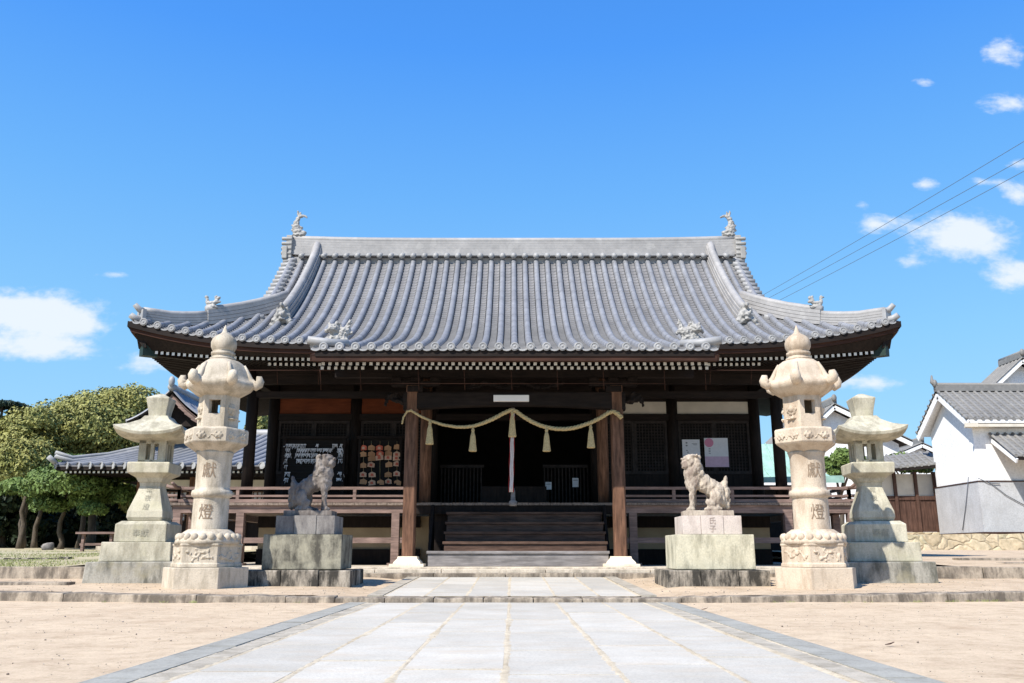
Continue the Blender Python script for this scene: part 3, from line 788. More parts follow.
bird = [((0,0,.05),(.13,.07,.05)), ((-.02,0,.13),(.10,.06,.06)), ((-.11,0,.21),(.035,.035,.07)), ((-.12,0,.29),(.04,.035,.035)), ((-.16,0,.29),(.03,.015,.015)), ((.10,0,.19),(.05,.04,.07), 30), ((.14,0,.26),(.04,.03,.05), 40), ((.09,0,.28),(.03,.03,.05), 0), ((.16,0,.18),(.04,.03,.03))]
bird = [(f_[0], tuple(q_*1.3 for q_ in f_[1]), *f_[2:]) for f_ in bird]
bL = blob_mesh('roof_bird', bird, .012, M['orn'], .015, 16); bR = blob_mesh('roof_bird', bird, .012, M['orn'], .015, 16, mirror=True)
for sg, me in ((-1, bL), (1, bR)):
    c = 1.3; link_mesh('roof_bird', me, roof, (sg*(EX-c), EY+c-20, prof(c)+lift(c, c)+.35-.345))
lion_o = [((0,0,.10),(.16,.10,.10)), ((-.08,-.05,.26),(.10,.09,.09)), ((-.10,-.12,.24),(.06,.05,.05)), ((.08,0,.20),(.11,.09,.10)), ((.16,0,.28),(.05,.05,.09)), ((.19,0,.38),(.04,.04,.06)), ((-.15,-.04,.34),(.03,.03,.05)), ((-.02,-.04,.36),(.04,.03,.05)),
          ((-.16,-.05,.05),(.05,.05,.06)), ((.0,-.08,.05),(.05,.05,.06)), ((.14,-.06,.05),(.06,.05,.05)), ((.02,0,.33),(.04,.04,.06)), ((-.20,-.02,.22),(.04,.03,.04)), ((.23,0,.20),(.03,.03,.05))]
lion_o = [(tuple(q_*1.15 for q_ in f_[0]), tuple(q_*1.3 for q_ in f_[1])) for f_ in lion_o]
lL = blob_mesh('roof_lion', lion_o, .013, M['orn'], .025, 20); lR = blob_mesh('roof_lion', lion_o, .013, M['orn'], .025, 20, mirror=True)
for sg, me in ((-1, lL), (1, lR)):
    kx = sg*3.50; link_mesh('roof_lion', me, roof, (kx, 16.75-20, kz(16.75)+.06-.345))
    e = MB(); e.tube([(X0+sg*3.25, KY+.35, kz(16.5)+.10), (X0+sg*3.62, KY+.18, kz(16.4)+.10), (X0+sg*3.98, KY+.05, kz(16.25)+.17)], [.07,.085,.08], 10)
    e.tube([(X0+sg*3.86, y, kz(min(18,y))+.05) for y in (16.3, 17.0, 17.7, 18.1)], .09, 8)
    e.build('porch_corner_tile', M['tile_end'], roof)

# ---- eaves: fascia, soffits, rafters
fa = MB()
fa.box(X0-KX-.06, X0+KX+.06, KY+.05, KY+.17, kz(KY)-.225, kz(KY)-.105)
for sg in (-1, 1):
    xs = [KX*.9+(EX-.05-KX*.9)*k/14 for k in range(15)]
    fa.loft([[(X0+sg*x, EY+.05, z-.23), (X0+sg*x, EY+.17, z-.23), (X0+sg*x, EY+.17, z-.11), (X0+sg*x, EY+.05, z-.11)] for x, z in [(x, zroof(x, EY)) for x in xs]])
    ss = [-4.7+9.4*k/20 for k in range(21)]
    fa.loft([[(X0+sg*(EX-.05), RY+s_, z-.23), (X0+sg*(EX-.17), RY+s_, z-.23), (X0+sg*(EX-.17), RY+s_, z-.11), (X0+sg*(EX-.05), RY+s_, z-.11)] for s_, z in [(s_, prof(0)+lift(4.8-abs(s_), 0)) for s_ in ss]])
    fa.bar((X0+sg*(KX+.05), KY+.06, kz(KY)-.165), (X0+sg*(KX+.05), EY+.3, kz(EY)-.165), .1, .13)
def zraf(c): return prof(0) - .30 + .42*lift(c, 0)
fd = MB()
for sg in (-1, 1):
    fd = MB(); xs = [KX*.9+(EX-.16-KX*.9)*k/14 for k in range(15)]
    fd.loft([[(X0+sg*x, EY+.30, zraf(EX-x)+.04), (X0+sg*x, EY+.38, zraf(EX-x)+.04), (X0+sg*x, EY+.30, zroof(x, EY)-.235), (X0+sg*x, EY+.10, zroof(x, EY)-.235)] for x in xs])
    fd.build('eave_board', M['wood'], hall); fd = MB()
    ss = [-4.62+9.24*k/20 for k in range(21)]
    fd.loft([[(X0+sg*(EX-.30), RY+s_, zraf(4.8-abs(s_))+.04), (X0+sg*(EX-.38), RY+s_, zraf(4.8-abs(s_))+.04), (X0+sg*(EX-.30), RY+s_, zr2-.235), (X0+sg*(EX-.10), RY+s_, zr2-.235)] for s_, zr2 in [(s_, prof(0)+lift(4.8-abs(s_), 0)) for s_ in ss]])
    fd.build('eave_board', M['wood'], hall)
fa.build('eave_fascia', M['fascia'], hall)
so_ = MB()
so_.add([(X0-KX,KY+.15,kz(KY)-.13),(X0+KX,KY+.15,kz(KY)-.13),(X0+KX,18.2,4.80),(X0-KX,18.2,4.80),(X0-KX,KY+.15,kz(KY)-.11),(X0+KX,KY+.15,kz(KY)-.11),(X0+KX,18.2,4.82),(X0-KX,18.2,4.82)],
        [(0,1,2,3),(7,6,5,4),(0,4,5,1),(2,6,7,3),(1,5,6,2),(3,7,4,0)])
IX, IY = 6.2, 2.0     # inner soffit line: |x|=IX ; y = EY+IY
n = 28
for side in range(4):
    ring = []
    for k in range(n+1):
        t = -1+2*k/n
        if side in (0, 2):
            x = t*(EX-.36); xi = t*IX; y = EY+.36 if side == 0 else 2*RY-EY-.36; yi = EY+IY if side == 0 else 2*RY-EY-IY
            zo = zraf(EX-abs(x))+.05
            ring.append(((X0+x, y, zo), (X0+xi, yi, 5.12)))
        else:
            sgx = 1 if side == 1 else -1; yy = RY+t*4.44; yi = RY+t*(4.8-IY)
            zo = zraf(4.8-abs(t*4.44))+.05
            ring.append(((X0+sgx*(EX-.36), yy, zo), (X0+sgx*IX, yi, 5.12)))
    for k in range(n):
        a, b_ = ring[k]; c, d = ring[k+1]
        vs = [a, c, d, b_] + [(p[0], p[1], p[2]+.03) for p in (a, c, d, b_)]
        so_.add(vs, [(0,1,2,3),(7,6,5,4),(0,4,5,1),(1,5,6,2),(2,6,7,3),(3,7,4,0)])
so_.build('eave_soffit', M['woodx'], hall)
# rafters: white painted ends
def rafter_mesh(L, wd, h, slope, axis):
    b = MB(); dz = L*slope
    if axis == 'y': vs = [(-wd/2,0,-h/2),(wd/2,0,-h/2),(wd/2,0,h/2),(-wd/2,0,h/2),(-wd/2,L,-h/2+dz),(wd/2,L,-h/2+dz),(wd/2,L,h/2+dz),(-wd/2,L,h/2+dz)]
    else: vs = [(0,-wd/2,-h/2),(0,wd/2,-h/2),(0,wd/2,h/2),(0,-wd/2,h/2),(-L,-wd/2,-h/2+dz),(-L,wd/2,-h/2+dz),(-L,wd/2,h/2+dz),(-L,-wd/2,h/2+dz)]
    b.add(vs, [(0,1,2,3)], 1); b.add(vs, [(7,6,5,4),(0,4,5,1),(1,5,6,2),(2,6,7,3),(3,7,4,0)], 0)
    return b.mesh('rafter', [M['woodx'], M['white']]) , vs
rm_up, v_up = rafter_mesh(1.2, .062, .062, .33, 'y'); rm_lo, v_lo = rafter_mesh(1.0, .062, .062, .30, 'y')
rest = MB(); nr = 0
RF = [(0,1,2,3)], [(7,6,5,4),(0,4,5,1),(1,5,6,2),(2,6,7,3),(3,7,4,0)]
def rest_rafter(vs, off, sx=1):
    vv = [(v[0]*sx+off[0], v[1]+off[1], v[2]+off[2]) for v in vs]; rest.add(vv, RF[0], 1); rest.add(vv, RF[1], 0)
P2 = .1325
for i in range(-28, 29):
    x = i*P2
    o = link_mesh('rafter', rm_up, hall, (x, KY+.28-20, hz(363.8, KY+.28)-.345)); nr += 1
    if abs(i) <= 21: o = link_mesh('rafter', rm_lo, hall, (x+P2/2, KY+.52-20, hz(368.0, KY+.52)-.345)); nr += 1
    else: rest_rafter(v_lo, (X0+x+math.copysign(P2/2, x), KY+.52, hz(368.0, KY+.52)))
x = 3.95
while x < EX-.45:
    for sg in (-1, 1):
        z = zraf(EX-x)
        vs = [(-.03,0,-.032),(.03,0,-.032),(.03,0,.032),(-.03,0,.032),(-.03,min(1.6,8.0-x+.1),.15),(.03,min(1.6,8.0-x+.1),.15),(.03,min(1.6,8.0-x+.1),.21),(-.03,min(1.6,8.0-x+.1),.21)]
        rest_rafter(vs, (X0+sg*x, EY+.32, z))
        if x < 5.3: rest_rafter(vs, (X0+sg*(x+.06), EY+.60, z-.055))
    x += .122
y = EY+.5
while y < 27.2:
    for sg in (-1, 1):
        z = zraf(4.8-abs(y-RY))
        vs = [(0,-.03,-.032),(0,.03,-.032),(0,.03,.032),(0,-.03,.032),(-1.2,-.03,.10),(-1.2,.03,.10),(-1.2,.03,.16),(-1.2,-.03,.16)]
        rest_rafter(vs, (X0+sg*(EX-.30), y, z), sg)
    y += .122
tag(rest.build('rafters', [M['woodx'], M['white']], hall), kind='stuff')
hr = MB()
for sg in (-1, 1):
    a = Vector((X0+sg*(EX-.26), EY+.26, zraf(0)-.03)); b_ = Vector((X0+sg*IX, EY+IY, 4.95))
    h_ = MB(); h_.bar(a, b_, .16, .20); h_.bar(a-(b_-a).normalized()*.02, a+(b_-a).normalized()*.30, .20, .24, 1)
    h_.build('hip_rafter', [M['woodx'], M['green_metal']], hall)

# ---- pillars, beams, walls
def pillar(name, x, y, z0, z1, r, mat, plinth=False):
    b = MB(); b.lathe([(r, z0), (r, z1)], 20, (X0+x, y, 0))
    return b.build(name, mat, hall)
DECK = 1.69
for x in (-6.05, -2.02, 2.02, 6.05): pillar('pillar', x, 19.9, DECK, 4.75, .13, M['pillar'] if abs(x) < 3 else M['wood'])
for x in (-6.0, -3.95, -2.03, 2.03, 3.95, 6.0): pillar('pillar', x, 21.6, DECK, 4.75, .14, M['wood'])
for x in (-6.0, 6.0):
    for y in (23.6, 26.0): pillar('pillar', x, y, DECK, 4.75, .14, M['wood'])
for sg in (-1, 1):
    p = MB(); x = X0+sg*2.12; w_ = .125; c = .028
    sec = [(-w_+c,-w_),(w_-c,-w_),(w_,-w_+c),(w_,w_-c),(w_-c,w_),(-w_+c,w_),(-w_,w_-c),(-w_,-w_+c)]
    p.loft([[(x+a, 17.9+b_, z) for a, b_ in sec] for z in (.54, 1.5, 2.6, 4.0)])
    p.build('porch_pillar', M['pillar'], hall)
    q = MB(); q.loft([polyring(4, R*1.414, z, 0, 4, PI/4, (x, 17.9)) for R, z in ((.34,.345),(.34,.40),(.27,.402),(.27,.42),(.25,.45),(.20,.50),(.19,.545))], smooth=False)
    q.build('pillar_base_stone', M['plinth'], hall, bevel=.006)
    s_ = MB(); s_.box(x-.30, x+.30, 17.46, 17.54, .345, .39); 
bm_ = MB()
# porch beam (slightly arched) + carved nosings, upper purlin, bracket arms
zt = hz(393, 17.9); zb = hz(410, 17.9)
poly = []
for k in range(17):
    t = -1+k/8; poly.append((t*2.3, zb+.10*(1-t*t) - .02))
poly += [(2.3, zt), (-2.3, zt)]
bm_.prism(poly, lambda u, v: (X0+u, 17.78, v), lambda u, v: (X0+u, 18.02, v))
bm_.build('porch_beam', M['woodx'], hall, bevel=.02)
for sg in (-1, 1):
    nb = blob_mesh('carved_nosing', [((sg*.12,0,0),(.16,.10,.12)), ((sg*.30,-.02,.02),(.13,.09,.10)), ((sg*.42,-.04,.10),(.09,.07,.07)), ((sg*.50,-.05,.0),(.06,.05,.08)), ((sg*.30,-.05,.14),(.10,.07,.05)), ((sg*.52,-.05,-.10),(.04,.04,.06))], .02, M['wood'], .05, 9)
    link_mesh('carved_nosing', nb, hall, (sg*2.15, 17.9-20, (zt+zb)/2-.345+.02))
    br = MB()
    br.bar((X0+sg*2.06, 18.0, zt+.02), (X0+sg*2.03, 19.8, zt+.30), .16, .26)
    br.build('tie_beam', M['wood'], hall)
    bk_ = MB(); cx = X0+sg*2.06
    bk_.box(cx-.16, cx+.16, 17.74, 18.06, zt+.002, zt+.13); bk_.box(cx-.5, cx+.5, 17.82, 17.98, zt+.132, zt+.24)
    for o_ in (-.4, 0, .4): bk_.box(cx+o_-.10, cx+o_+.10, 17.8, 18.0, zt+.242, zt+.32)
    bk_.build('bracket', M['wood'], hall, bevel=.015)
pu = MB(); pu.box(X0-3.75, X0+3.75, 17.82, 17.98, zt+.322, zt+.50); pu.build('purlin', M['woodx'], hall)
fb = blob_mesh('carved_panel', [((x*.16,0,.05*math.sin(x*1.3)),(.13,.05,.07)) for x in range(-6, 7)], .02, M['wood'], .05, 10)
link_mesh('carved_panel', fb, hall, (0, 17.9-20, zt+.16-.345))
boxes('front_beam', M['woodx'], hall, [(X0-6.2, X0+6.2, 19.81, 19.99, 4.42, 4.66), (X0-6.2, X0+6.2, 19.81, 19.99, 4.10, 4.24), (X0-6.25, X0+6.25, 19.79, 20.01, 4.665, 4.95)])
for sg in (-1, 1):
    hb = MB(); hb.box(X0+sg*6.0-.1, X0+sg*6.0+.1, 20.02, 27.0, 4.43, 4.95); hb.build('side_beam', M['wood'], hall)
cl = MB(); cl.box(X0-6.2, X0+6.2, 20.0, 27.0, 4.96, 5.02); cl.build('ceiling', M['wood'], hall)
WY = 21.6
def wallpart(name, mat, x0, x1, z0, z1, y0=WY-.03, y1=WY+.05): 
    b = MB(); b.box(X0+x0, X0+x1, y0, y1, z0, z1); return b.build(name, mat, hall)
zA, zB = hz(411.5, WY), hz(398, WY); zC, zD = hz(414, WY), hz(402, WY)
boxes('wall_beam', M['woodx'], hall, [(X0-5.86, X0+5.86, WY-.12, WY+.12, zB+.01, 4.95), (X0-5.86, X0+5.86, WY-.10, WY+.10, zC-.17, zC-.012)])
for a, b_ in ((-5.86,-4.09),(-3.81,-2.17)): wallpart('orange_panel', M['panel'], a, b_, zC-.01, zB+.008)
for a, b_ in ((2.17,3.81),(4.09,5.86)): wallpart('plaster_panel', M['plaster_in'], a, b_, zC-.01, zD)
boxes('wall_board', M['wood'], hall, [(X0+2.17, X0+3.81, WY-.04, WY+.06, zD+.002, zB+.008), (X0+4.09, X0+5.86, WY-.04, WY+.06, zD+.002, zB+.008)])
# lattice shutters
def lattice(x0, x1, z0, z1, y=WY-.02, step=.075, backmat='dark'):
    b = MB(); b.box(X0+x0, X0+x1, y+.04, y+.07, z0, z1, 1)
    for a in (x0, x1-.06): b.box(X0+a, X0+a+.06, y-.02, y+.038, z0, z1)
    b.box(X0+x0+.061, X0+x1-.061, y-.02, y+.038, z0, z0+.07); b.box(X0+x0+.061, X0+x1-.061, y-.02, y+.038, z1-.07, z1)
    x = x0+.06+step
    while x < x1-.07: b.box(X0+x-.009, X0+x+.009, y, y+.018, z0+.07, z1-.07); x += step
    z = z0+.07+step
    while z < z1-.08: b.box(X0+x0+.06, X0+x1-.06, y+.020, y+.036, z-.009, z+.009); z += step
    return b.build('lattice_shutter', [M['latt'], M[backmat]], hall)
M['latt'] = wood('lattice_wood', (.036,.029,.026), (3,3,3))
zt2 = zC-.172
for a, b_ in ((-5.86,-4.98),(-4.98,-4.09),(-3.81,-2.99),(-2.99,-2.17),(2.17,2.99),(2.99,3.81),(4.09,4.98),(4.98,5.86)): lattice(a, b_-.004, hz(474, WY), zt2)
boxes('lower_wall', M['wood'], hall, [(X0+a, X0+b_, WY-.03, WY+.05, DECK, hz(474, WY)-.003) for a, b_ in ((-5.86,-4.09),(-3.81,-2.17),(2.17,3.81),(4.09,5.86))])
# inner room
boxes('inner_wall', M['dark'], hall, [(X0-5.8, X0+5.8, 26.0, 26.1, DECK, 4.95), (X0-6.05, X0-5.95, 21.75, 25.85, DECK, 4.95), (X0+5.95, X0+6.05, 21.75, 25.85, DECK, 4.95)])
for a, b_ in ((-1.85,-.75),(.72,1.85)):
    fs_ = MB()   # low slatted screens inside the open bay
    fs_.box(X0+a, X0+b_, 21.9, 21.95, DECK+1.0, DECK+1.07); fs_.box(X0+a, X0+b_, 21.9, 21.95, DECK, DECK+.08)
    x = a+.04
    while x < b_: fs_.box(X0+x-.014, X0+x+.014, 21.91, 21.94, DECK+.08, DECK+1.0); x += .09
    fs_.build('slatted_screen', M['latt'], hall)
# deck
dk = MB(); DX, DY = 7.6, 19.5
x = -DX
while x < DX-.01:
    L = min(.24, DX-x)
    if abs(x+L/2) > 5.6 or True: dk.box(X0+x, X0+x+L-.006, DY, 21.2, DECK-.055, DECK+random.uniform(-.003,.003))
    x += .24
for sg in (-1, 1): dk.box(X0+sg*6.8-.8, X0+sg*6.8+.8, 21.21, 26.9, DECK-.055, DECK)
dk.box(X0-5.99, X0+5.99, 21.21, 26.9, DECK-.055, DECK-.002)
dk.build('veranda_deck', M['deck'], hall)
boxes('deck_beam', M['rail'], hall, [(X0+a, X0+b_, DY+.06, DY+.20, DECK-.22, DECK-.057) for a, b_ in ((-7.55,-2.2),(2.2,7.55))] + [(X0+a+.02, X0+b_-.02, DY+.08, DY+.16, hz(543, DY), hz(537.5, DY)) for a, b_ in ((-7.55,-2.2),(2.2,7.55))]
      + [(X0+sg*7.48-.07, X0+sg*7.48+.07, DY+.21, 26.9, DECK-.22, DECK-.057) for sg in (-1, 1)])
for x in (-7.45,-6.05,-2.62,2.62,6.05,7.45):
    b = MB(); b.box(X0+x-.085, X0+x+.085, DY+.05, DY+.21, .40, DECK-.222); b.box(X0+x-.15, X0+x+.15, DY-.02, DY+.28, .345, .398)
    b.build('deck_post', M['rail'], hall)
for sg in (-1, 1):
    for y in (20.6, 22.4, 24.4, 26.5):
        b = MB(); b.box(X0+sg*7.45-.08, X0+sg*7.45+.08, y-.08, y+.08, .345, DECK-.222); b.build('deck_post', M['rail'], hall)
bw = MB(); bw.box(X0-6.0, X0+6.0, 20.9, 21.0, .345, DECK-.24); bw.build('base_wall', M['plaster_base'], hall)
boxes('base_beam', M['wood'], hall, [(X0+a, X0+b_, 20.8, 20.897, z0, z1) for a, b_ in ((-6.0,-2.2),(2.2,6.0)) for z0, z1 in ((.345,.70),(DECK-.5,DECK-.24))])
# railing
def rail_run(pts, name='railing'):
    b = MB(); ztop = hz(486.5, DY); hs_ = ztop-DECK
    for i in range(len(pts)-1):
        a, c = Vector(pts[i]), Vector(pts[i+1]); 
        for h, wd, hh in ((hs_-.03, .075, .06), (hs_-.20, .06, .045), (.045, .09, .07)):
            b.bar(a+Vector((0,0,h)), c+Vector((0,0,h)), wd, hh)
        L = (c-a).length; n = max(1, round(L/1.25))
        for k in range(n+1):
            p = a+(c-a)*k/n; b.cbox(p+Vector((0,0,hs_/2-.02)), (.07,.07,hs_-.04))
    return b
for sg in (-1, 1):
    rl = rail_run([(X0+sg*2.25, DY+.12, DECK), (X0+sg*7.45, DY+.12, DECK), (X0+sg*7.45, 26.8, DECK)])
    # projecting upturned rail ends at the corner
    h = hz(486.5, DY)-.03
    rl.tube([(X0+sg*7.35, DY+.12, h), (X0+sg*7.65, DY+.12, h+.02), (X0+sg*7.85, DY+.12, h+.09)], [.04,.04,.035], 8)
    rl.tube([(X0+sg*7.45, DY+.2, h), (X0+sg*7.45, DY-.1, h+.01), (X0+sg*7.45, DY-.35, h+.08)], [.04,.04,.035], 8)
    rl.tube([(X0+sg*7.35, DY+.12, h-.17), (X0+sg*7.8, DY+.12, h-.16)], [.035,.035], 8)
    rl.tube([(X0+sg*7.35, DY+.12, DECK+.05), (X0+sg*7.8, DY+.12, DECK+.06)], [.045,.045], 8)
    rl.build('railing', M['rail'], hall)
# steps
st = []
for k, (yy, z, z0) in enumerate(((18.05,hz(551,18.05),.40),(18.36,hz(541.5,18.36),.645),(18.67,1.05,.86),(18.97,1.26,1.07),(19.27,1.48,1.28))):
    b = MB(); hw = 1.78 if k == 0 else 1.68
    b.box(X0-hw+(.0 if k == 0 else .20), X0+1.92, yy, yy+.40, z-.055, z); b.box(X0-hw+(.03 if k == 0 else .23), X0+1.90, yy+.03, yy+.08, z0-.02 if k else .345, z-.057)
    b.build('stair_tread', M['step_grey'] if k == 0 else M['step'], hall, bevel=.008)
for sg in (-1, 1):
    b = MB()
    b.prism([(18.45,.345),(19.5,.345),(19.5,DECK-.06),(19.3,DECK-.06)], lambda u, v, sg=sg: (X0+(1.96 if sg > 0 else -1.78)-.03, u, v), lambda u, v, sg=sg: (X0+(1.96 if sg > 0 else -1.78)+.03, u, v))
    b.build('stair_side', M['wood'], hall)
boxes('deck_beam', M['wood'], hall, [(X0-2.19, X0+2.19, DY+.04, DY+.2, DECK-.24, DECK-.058)])
boxes('riser_wall', M['wood'], hall, [(X0-1.9, X0+1.9, DY+.25, DY+.3, .345, DECK-.06)])
# thin netting rods under the eaves
nr_ = MB()
yn = 17.4
for px in (418, 464, 511, 557, 603, 360, 320, 664, 705): 
    p = at(px, 369, KY+.55); q = at(px+1, 390, KY+.75); nr_.tube([p, q], .007, 5)
nr_.tube([at(355, 383.5, KY+.7), at(665, 383.5, KY+.7)], .007, 5)
for sg in (-1, 1):
    nr_.tube([(X0+sg*3.7, 17.95, 4.35), (X0+sg*6.6, 17.95, 4.35)], .008, 5)
    for x in (4.3, 5.2, 6.1): nr_.tube([(X0+sg*x, 18.6, 4.7), (X0+sg*x, 18.8, 4.2)], .008, 5)
nr_.build('netting_rods', M['fascia'], hall)

# ---- things hung on the hall
lamp = MB(); a = at(493.5, 401.5, 17.70); b_ = at(529, 395.2, 17.70)
lamp.box(a.x, b_.x, 17.66, 17.76, a.z, b_.z)
tag(lamp.build('ceiling_lamp', M['lamp'], bevel=.01), 'long white lamp box fixed to the dark porch beam above the rope', 'lamp')
rope = thing('sacred_rope', 'thick twisted straw rope swagged between the two porch pillars', 'rope', (X0, 17.68, 3.1))
rp = [(402,424),(403.5,417),(407,411.5),(411,410.5),(420,416),(431,421),(443,424.8),(456,426.9),(465,427),(473,426.2),(484,422.8),(494,418.4),(503,413.5),(511,410),(516,411.2),(523,416.5),(532,421.8),(540,425.3),(547,427.3),(556,428.8),(565,429),(573,428),(580,426.2),(591,422.5),(601,417.5),(608,413),(613,411.3),(618,414),(622,418.5)]
cen = []
for i in range(len(rp)-1):
    for k in range(10):
        t = k/10; cen.append(at(rp[i][0]*(1-t)+rp[i+1][0]*t, rp[i][1]*(1-t)+rp[i+1][1]*t, 17.66))
nC = len(cen); rm = MB()
acc = 0
for s_ in range(3):
    pts = []; L = 0; rr_ = []
    for i, p in enumerate(cen):
        if i: L += (p-cen[i-1]).length
        d = (cen[min(i+1,nC-1)]-cen[max(i-1,0)]).normalized(); u = d.cross(Vector((0,1,0))).normalized(); v = Vector((0,1,0))
        th = 2*PI*s_/3 + L*28; thick = .025*(.4+.6*min(1, i/110)) if i < 110 else .025
        if i > nC-15: thick *= 1.1
        pts.append(p+(u*math.cos(th)+v*math.sin(th))*thick*.82); rr_.append(thick)
    rm.tube(pts, rr_, 7)
rm.build('rope_strands', M['straw'], rope)
for px, y0, y1 in ((430,421,444.5),(473,428,451.5),(512.3,411,437),(546.5,428,451.5),(590.6,425,448)):
    p0 = at(px, y0, 17.64); p1 = at(px, y1, 17.64); h = p0.z-p1.z; b = MB()
    prof_ = [(.018,0),(.030,-.04),(.026,-.08),(.048,-h*.35),(.062,-h*.7),(.078,-h*.97),(.070,-h)]
    rings = []
    for r, z in prof_:
        rings.append([(p0.x+r*(1+.10*(k % 2))*math.cos(2*PI*k/20), 17.64+r*(1+.10*(k % 2))*math.sin(2*PI*k/20), p0.z+z) for k in range(20)])
    b.loft(rings, smooth=False); b.tube([(p0.x+.03*math.cos(a), 17.64+.03*math.sin(a), p0.z-.055) for a in [2*PI*k/10 for k in range(11)]], .008, 5)
    b.build('straw_tassel', M['straw'], rope)
br_ = thing('bell_rope', 'red and white bell pull cord hanging behind the middle straw tassel', 'bell rope', at(512, 440, 18.1))
t0 = at(512.5, 408, 18.1); t1 = at(511, 492, 18.1)
for k, (dx, m_) in enumerate(((-.012,'cloth_w'),(.022,'cloth_w'),(-.042,'cloth_r'),(.045,'cloth_r'))):
    b = MB(); n = 14
    b.tube([(t0.x*(1-i/n)+t1.x*i/n+dx+.006*math.sin(i*1.7+k), 18.1+.012*math.cos(i*2.1+k*2)+(.02 if m_ == 'cloth_r' else 0), t0.z*(1-i/n)+t1.z*i/n) for i in range(n+1)], (.022 if m_ == 'cloth_w' else .009), 7)
    b.build('white_cord' if m_ == 'cloth_w' else 'red_cord', M[m_], br_)
b = MB(); c = at(513, 488, 18.25); c2 = at(513, 505, 18.25)
b.lathe([(.03, c.z), (.045, c.z-.08), (.05, c2.z+.1), (.085, c2.z+.07), (.085, c2.z+.0), (.07, c2.z-.02)], 14, (c.x, 18.25, 0))
b.build('wooden_handle', M['step_grey'], br_)
# offering box behind the top step
ob_ = thing('offering_box', 'dark slatted offering box on the veranda behind the steps', 'box', (X0, 20.6, DECK))
b = MB(); b.box(X0-.75, X0+.75, 20.35, 20.38, DECK+.08, DECK+.42); b.box(X0-.75, X0+.75, 20.82, 20.85, DECK+.08, DECK+.42); b.box(X0-.75, X0-.72, 20.381, 20.819, DECK+.08, DECK+.42); b.box(X0+.72, X0+.75, 20.381, 20.819, DECK+.08, DECK+.42)
b.box(X0-.78, X0+.78, 20.33, 20.87, DECK+.002, DECK+.078); b.build('case', M['wood'], ob_)
b = MB()
for k in range(12): b.box(X0-.70+k*.12, X0-.66+k*.12, 20.39, 20.81, DECK+.37, DECK+.40)
b.build('slats', M['wood'], ob_)
# notices in the dark bay
for px0, px1, y0, y1, lb in ((545.5,551.5,482,489.5,'small white notice hanging in the dark doorway, the lower left of the two'), (572.5,578.5,478,487,'small white notice hanging in the dark doorway, the one nearer the right pillar')):
    a = at(px0, y1, 21.86); c = at(px1, y0, 21.86); b = MB(); b.box(a.x, c.x, 21.86, 21.875, a.z, c.z); b.box(a.x+.02, c.x-.02, 21.857, 21.86, c.z-.06, c.z-.045, 1)
    o = b.build('paper_notice', [M['paper'], M['print']], origin=(a.x, 21.86, a.z)); tag(o, lb, 'notice', 'white notices in the dark doorway')
# posters on the right lattice
def poster(px0, py0, px1, py1, label, pink):
    Yp = WY-.075; a = at(px0, py1, Yp); c = at(px1, py0, Yp); b = MB(); W_, H_ = c.x-a.x, c.z-a.z
    root = thing('poster', label, 'poster', (a.x, Yp, a.z))
    b.box(a.x, c.x, Yp, Yp+.012, a.z, c.z)
    for x, z, w2, h2 in (((.17,.62,.08,.02),(.17,.57,.08,.02),(.17,.52,.08,.02),(.17,.46,.08,.02)) if pink else ((.2,.82,.10,.06),(.2,.70,.10,.06),(.55,.80,.3,.02),(.62,.75,.22,.02),(.2,.50,.10,.03),(.25,.42,.10,.03))): b.box(a.x+W_*x, a.x+W_*(x+w2), Yp-.003, Yp-.0005, a.z+H_*z, a.z+H_*(z+h2), 1)
    b.build('sheet', [M['paper'], M['print']], root)
    if pink:
        b = MB(); b.box(a.x+.002, c.x-.002, Yp-.003, Yp-.0005, a.z+.002, a.z+H_*.36); b.build('pink_band', M['pink_paper'], root)
        b = MB(); b.disc((a.x+W_*.2, Yp-.0005, c.z-W_*.2), W_*.19, (0,-1,0), 20, .003); b.build('pink_disc', M['magenta'], root)
poster(683, 439.5, 699.5, 457+5, 'grey white printed notice on the lattice above the right stone lion', False)
poster(705.5, 438, 727.5, 467, 'white poster with pink disc and pink lower band on the lattice', True)
# fortune paper rack and votive plaque rack
YR = 21.25
def rack(name, label, cat, px0, py0, px1, py1):
    a = at(px0, py1, YR); c = at(px1, py0, YR); root = thing(name, label, cat, ((a.x+c.x)/2, YR, DECK))
    b = MB(); t = .06
    b.box(a.x, a.x+t, YR-.03, YR+.03, DECK, c.z); b.box(c.x-t, c.x, YR-.03, YR+.03, DECK, c.z)
    b.box(a.x-.05, c.x+.05, YR-.05, YR+.05, c.z+.002, c.z+.07); b.box(a.x+t+.002, c.x-t-.002, YR-.03, YR+.03, a.z, a.z+t)
    b.build('frame', M['wood'], root)
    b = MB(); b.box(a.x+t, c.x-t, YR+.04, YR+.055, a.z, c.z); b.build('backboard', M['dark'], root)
    return root, a, c
rt, a, c = rack('fortune_paper_rack', 'dark frame strung with rows of knotted white fortune papers behind left railing', 'rack', 281, 439, 346, 486)
rws = [(446,285,306),(446,317,319),(446,333,337),(446,341,343.5),(450.5,297.5,333),(450.5,286,290),(450.5,338,344),(455.5,285,291.5),(455.5,296,318),(455.5,339,343.5),(461,297,322),(461,285,288),(461,339,343),(467,285,287),(474,285.5,290),(474,339,343.5),(480,285,288),(480,337,342)]
wire = MB()
for y in (444.5,449,454,459.5,465.5,472,478.5): p = at(283, y, YR); q = at(344.5, y, YR); wire.tube([p, q], .004, 4)
wire.build('wires', M['wire'], rt)
pm = MB(); rnd = random.Random(4)
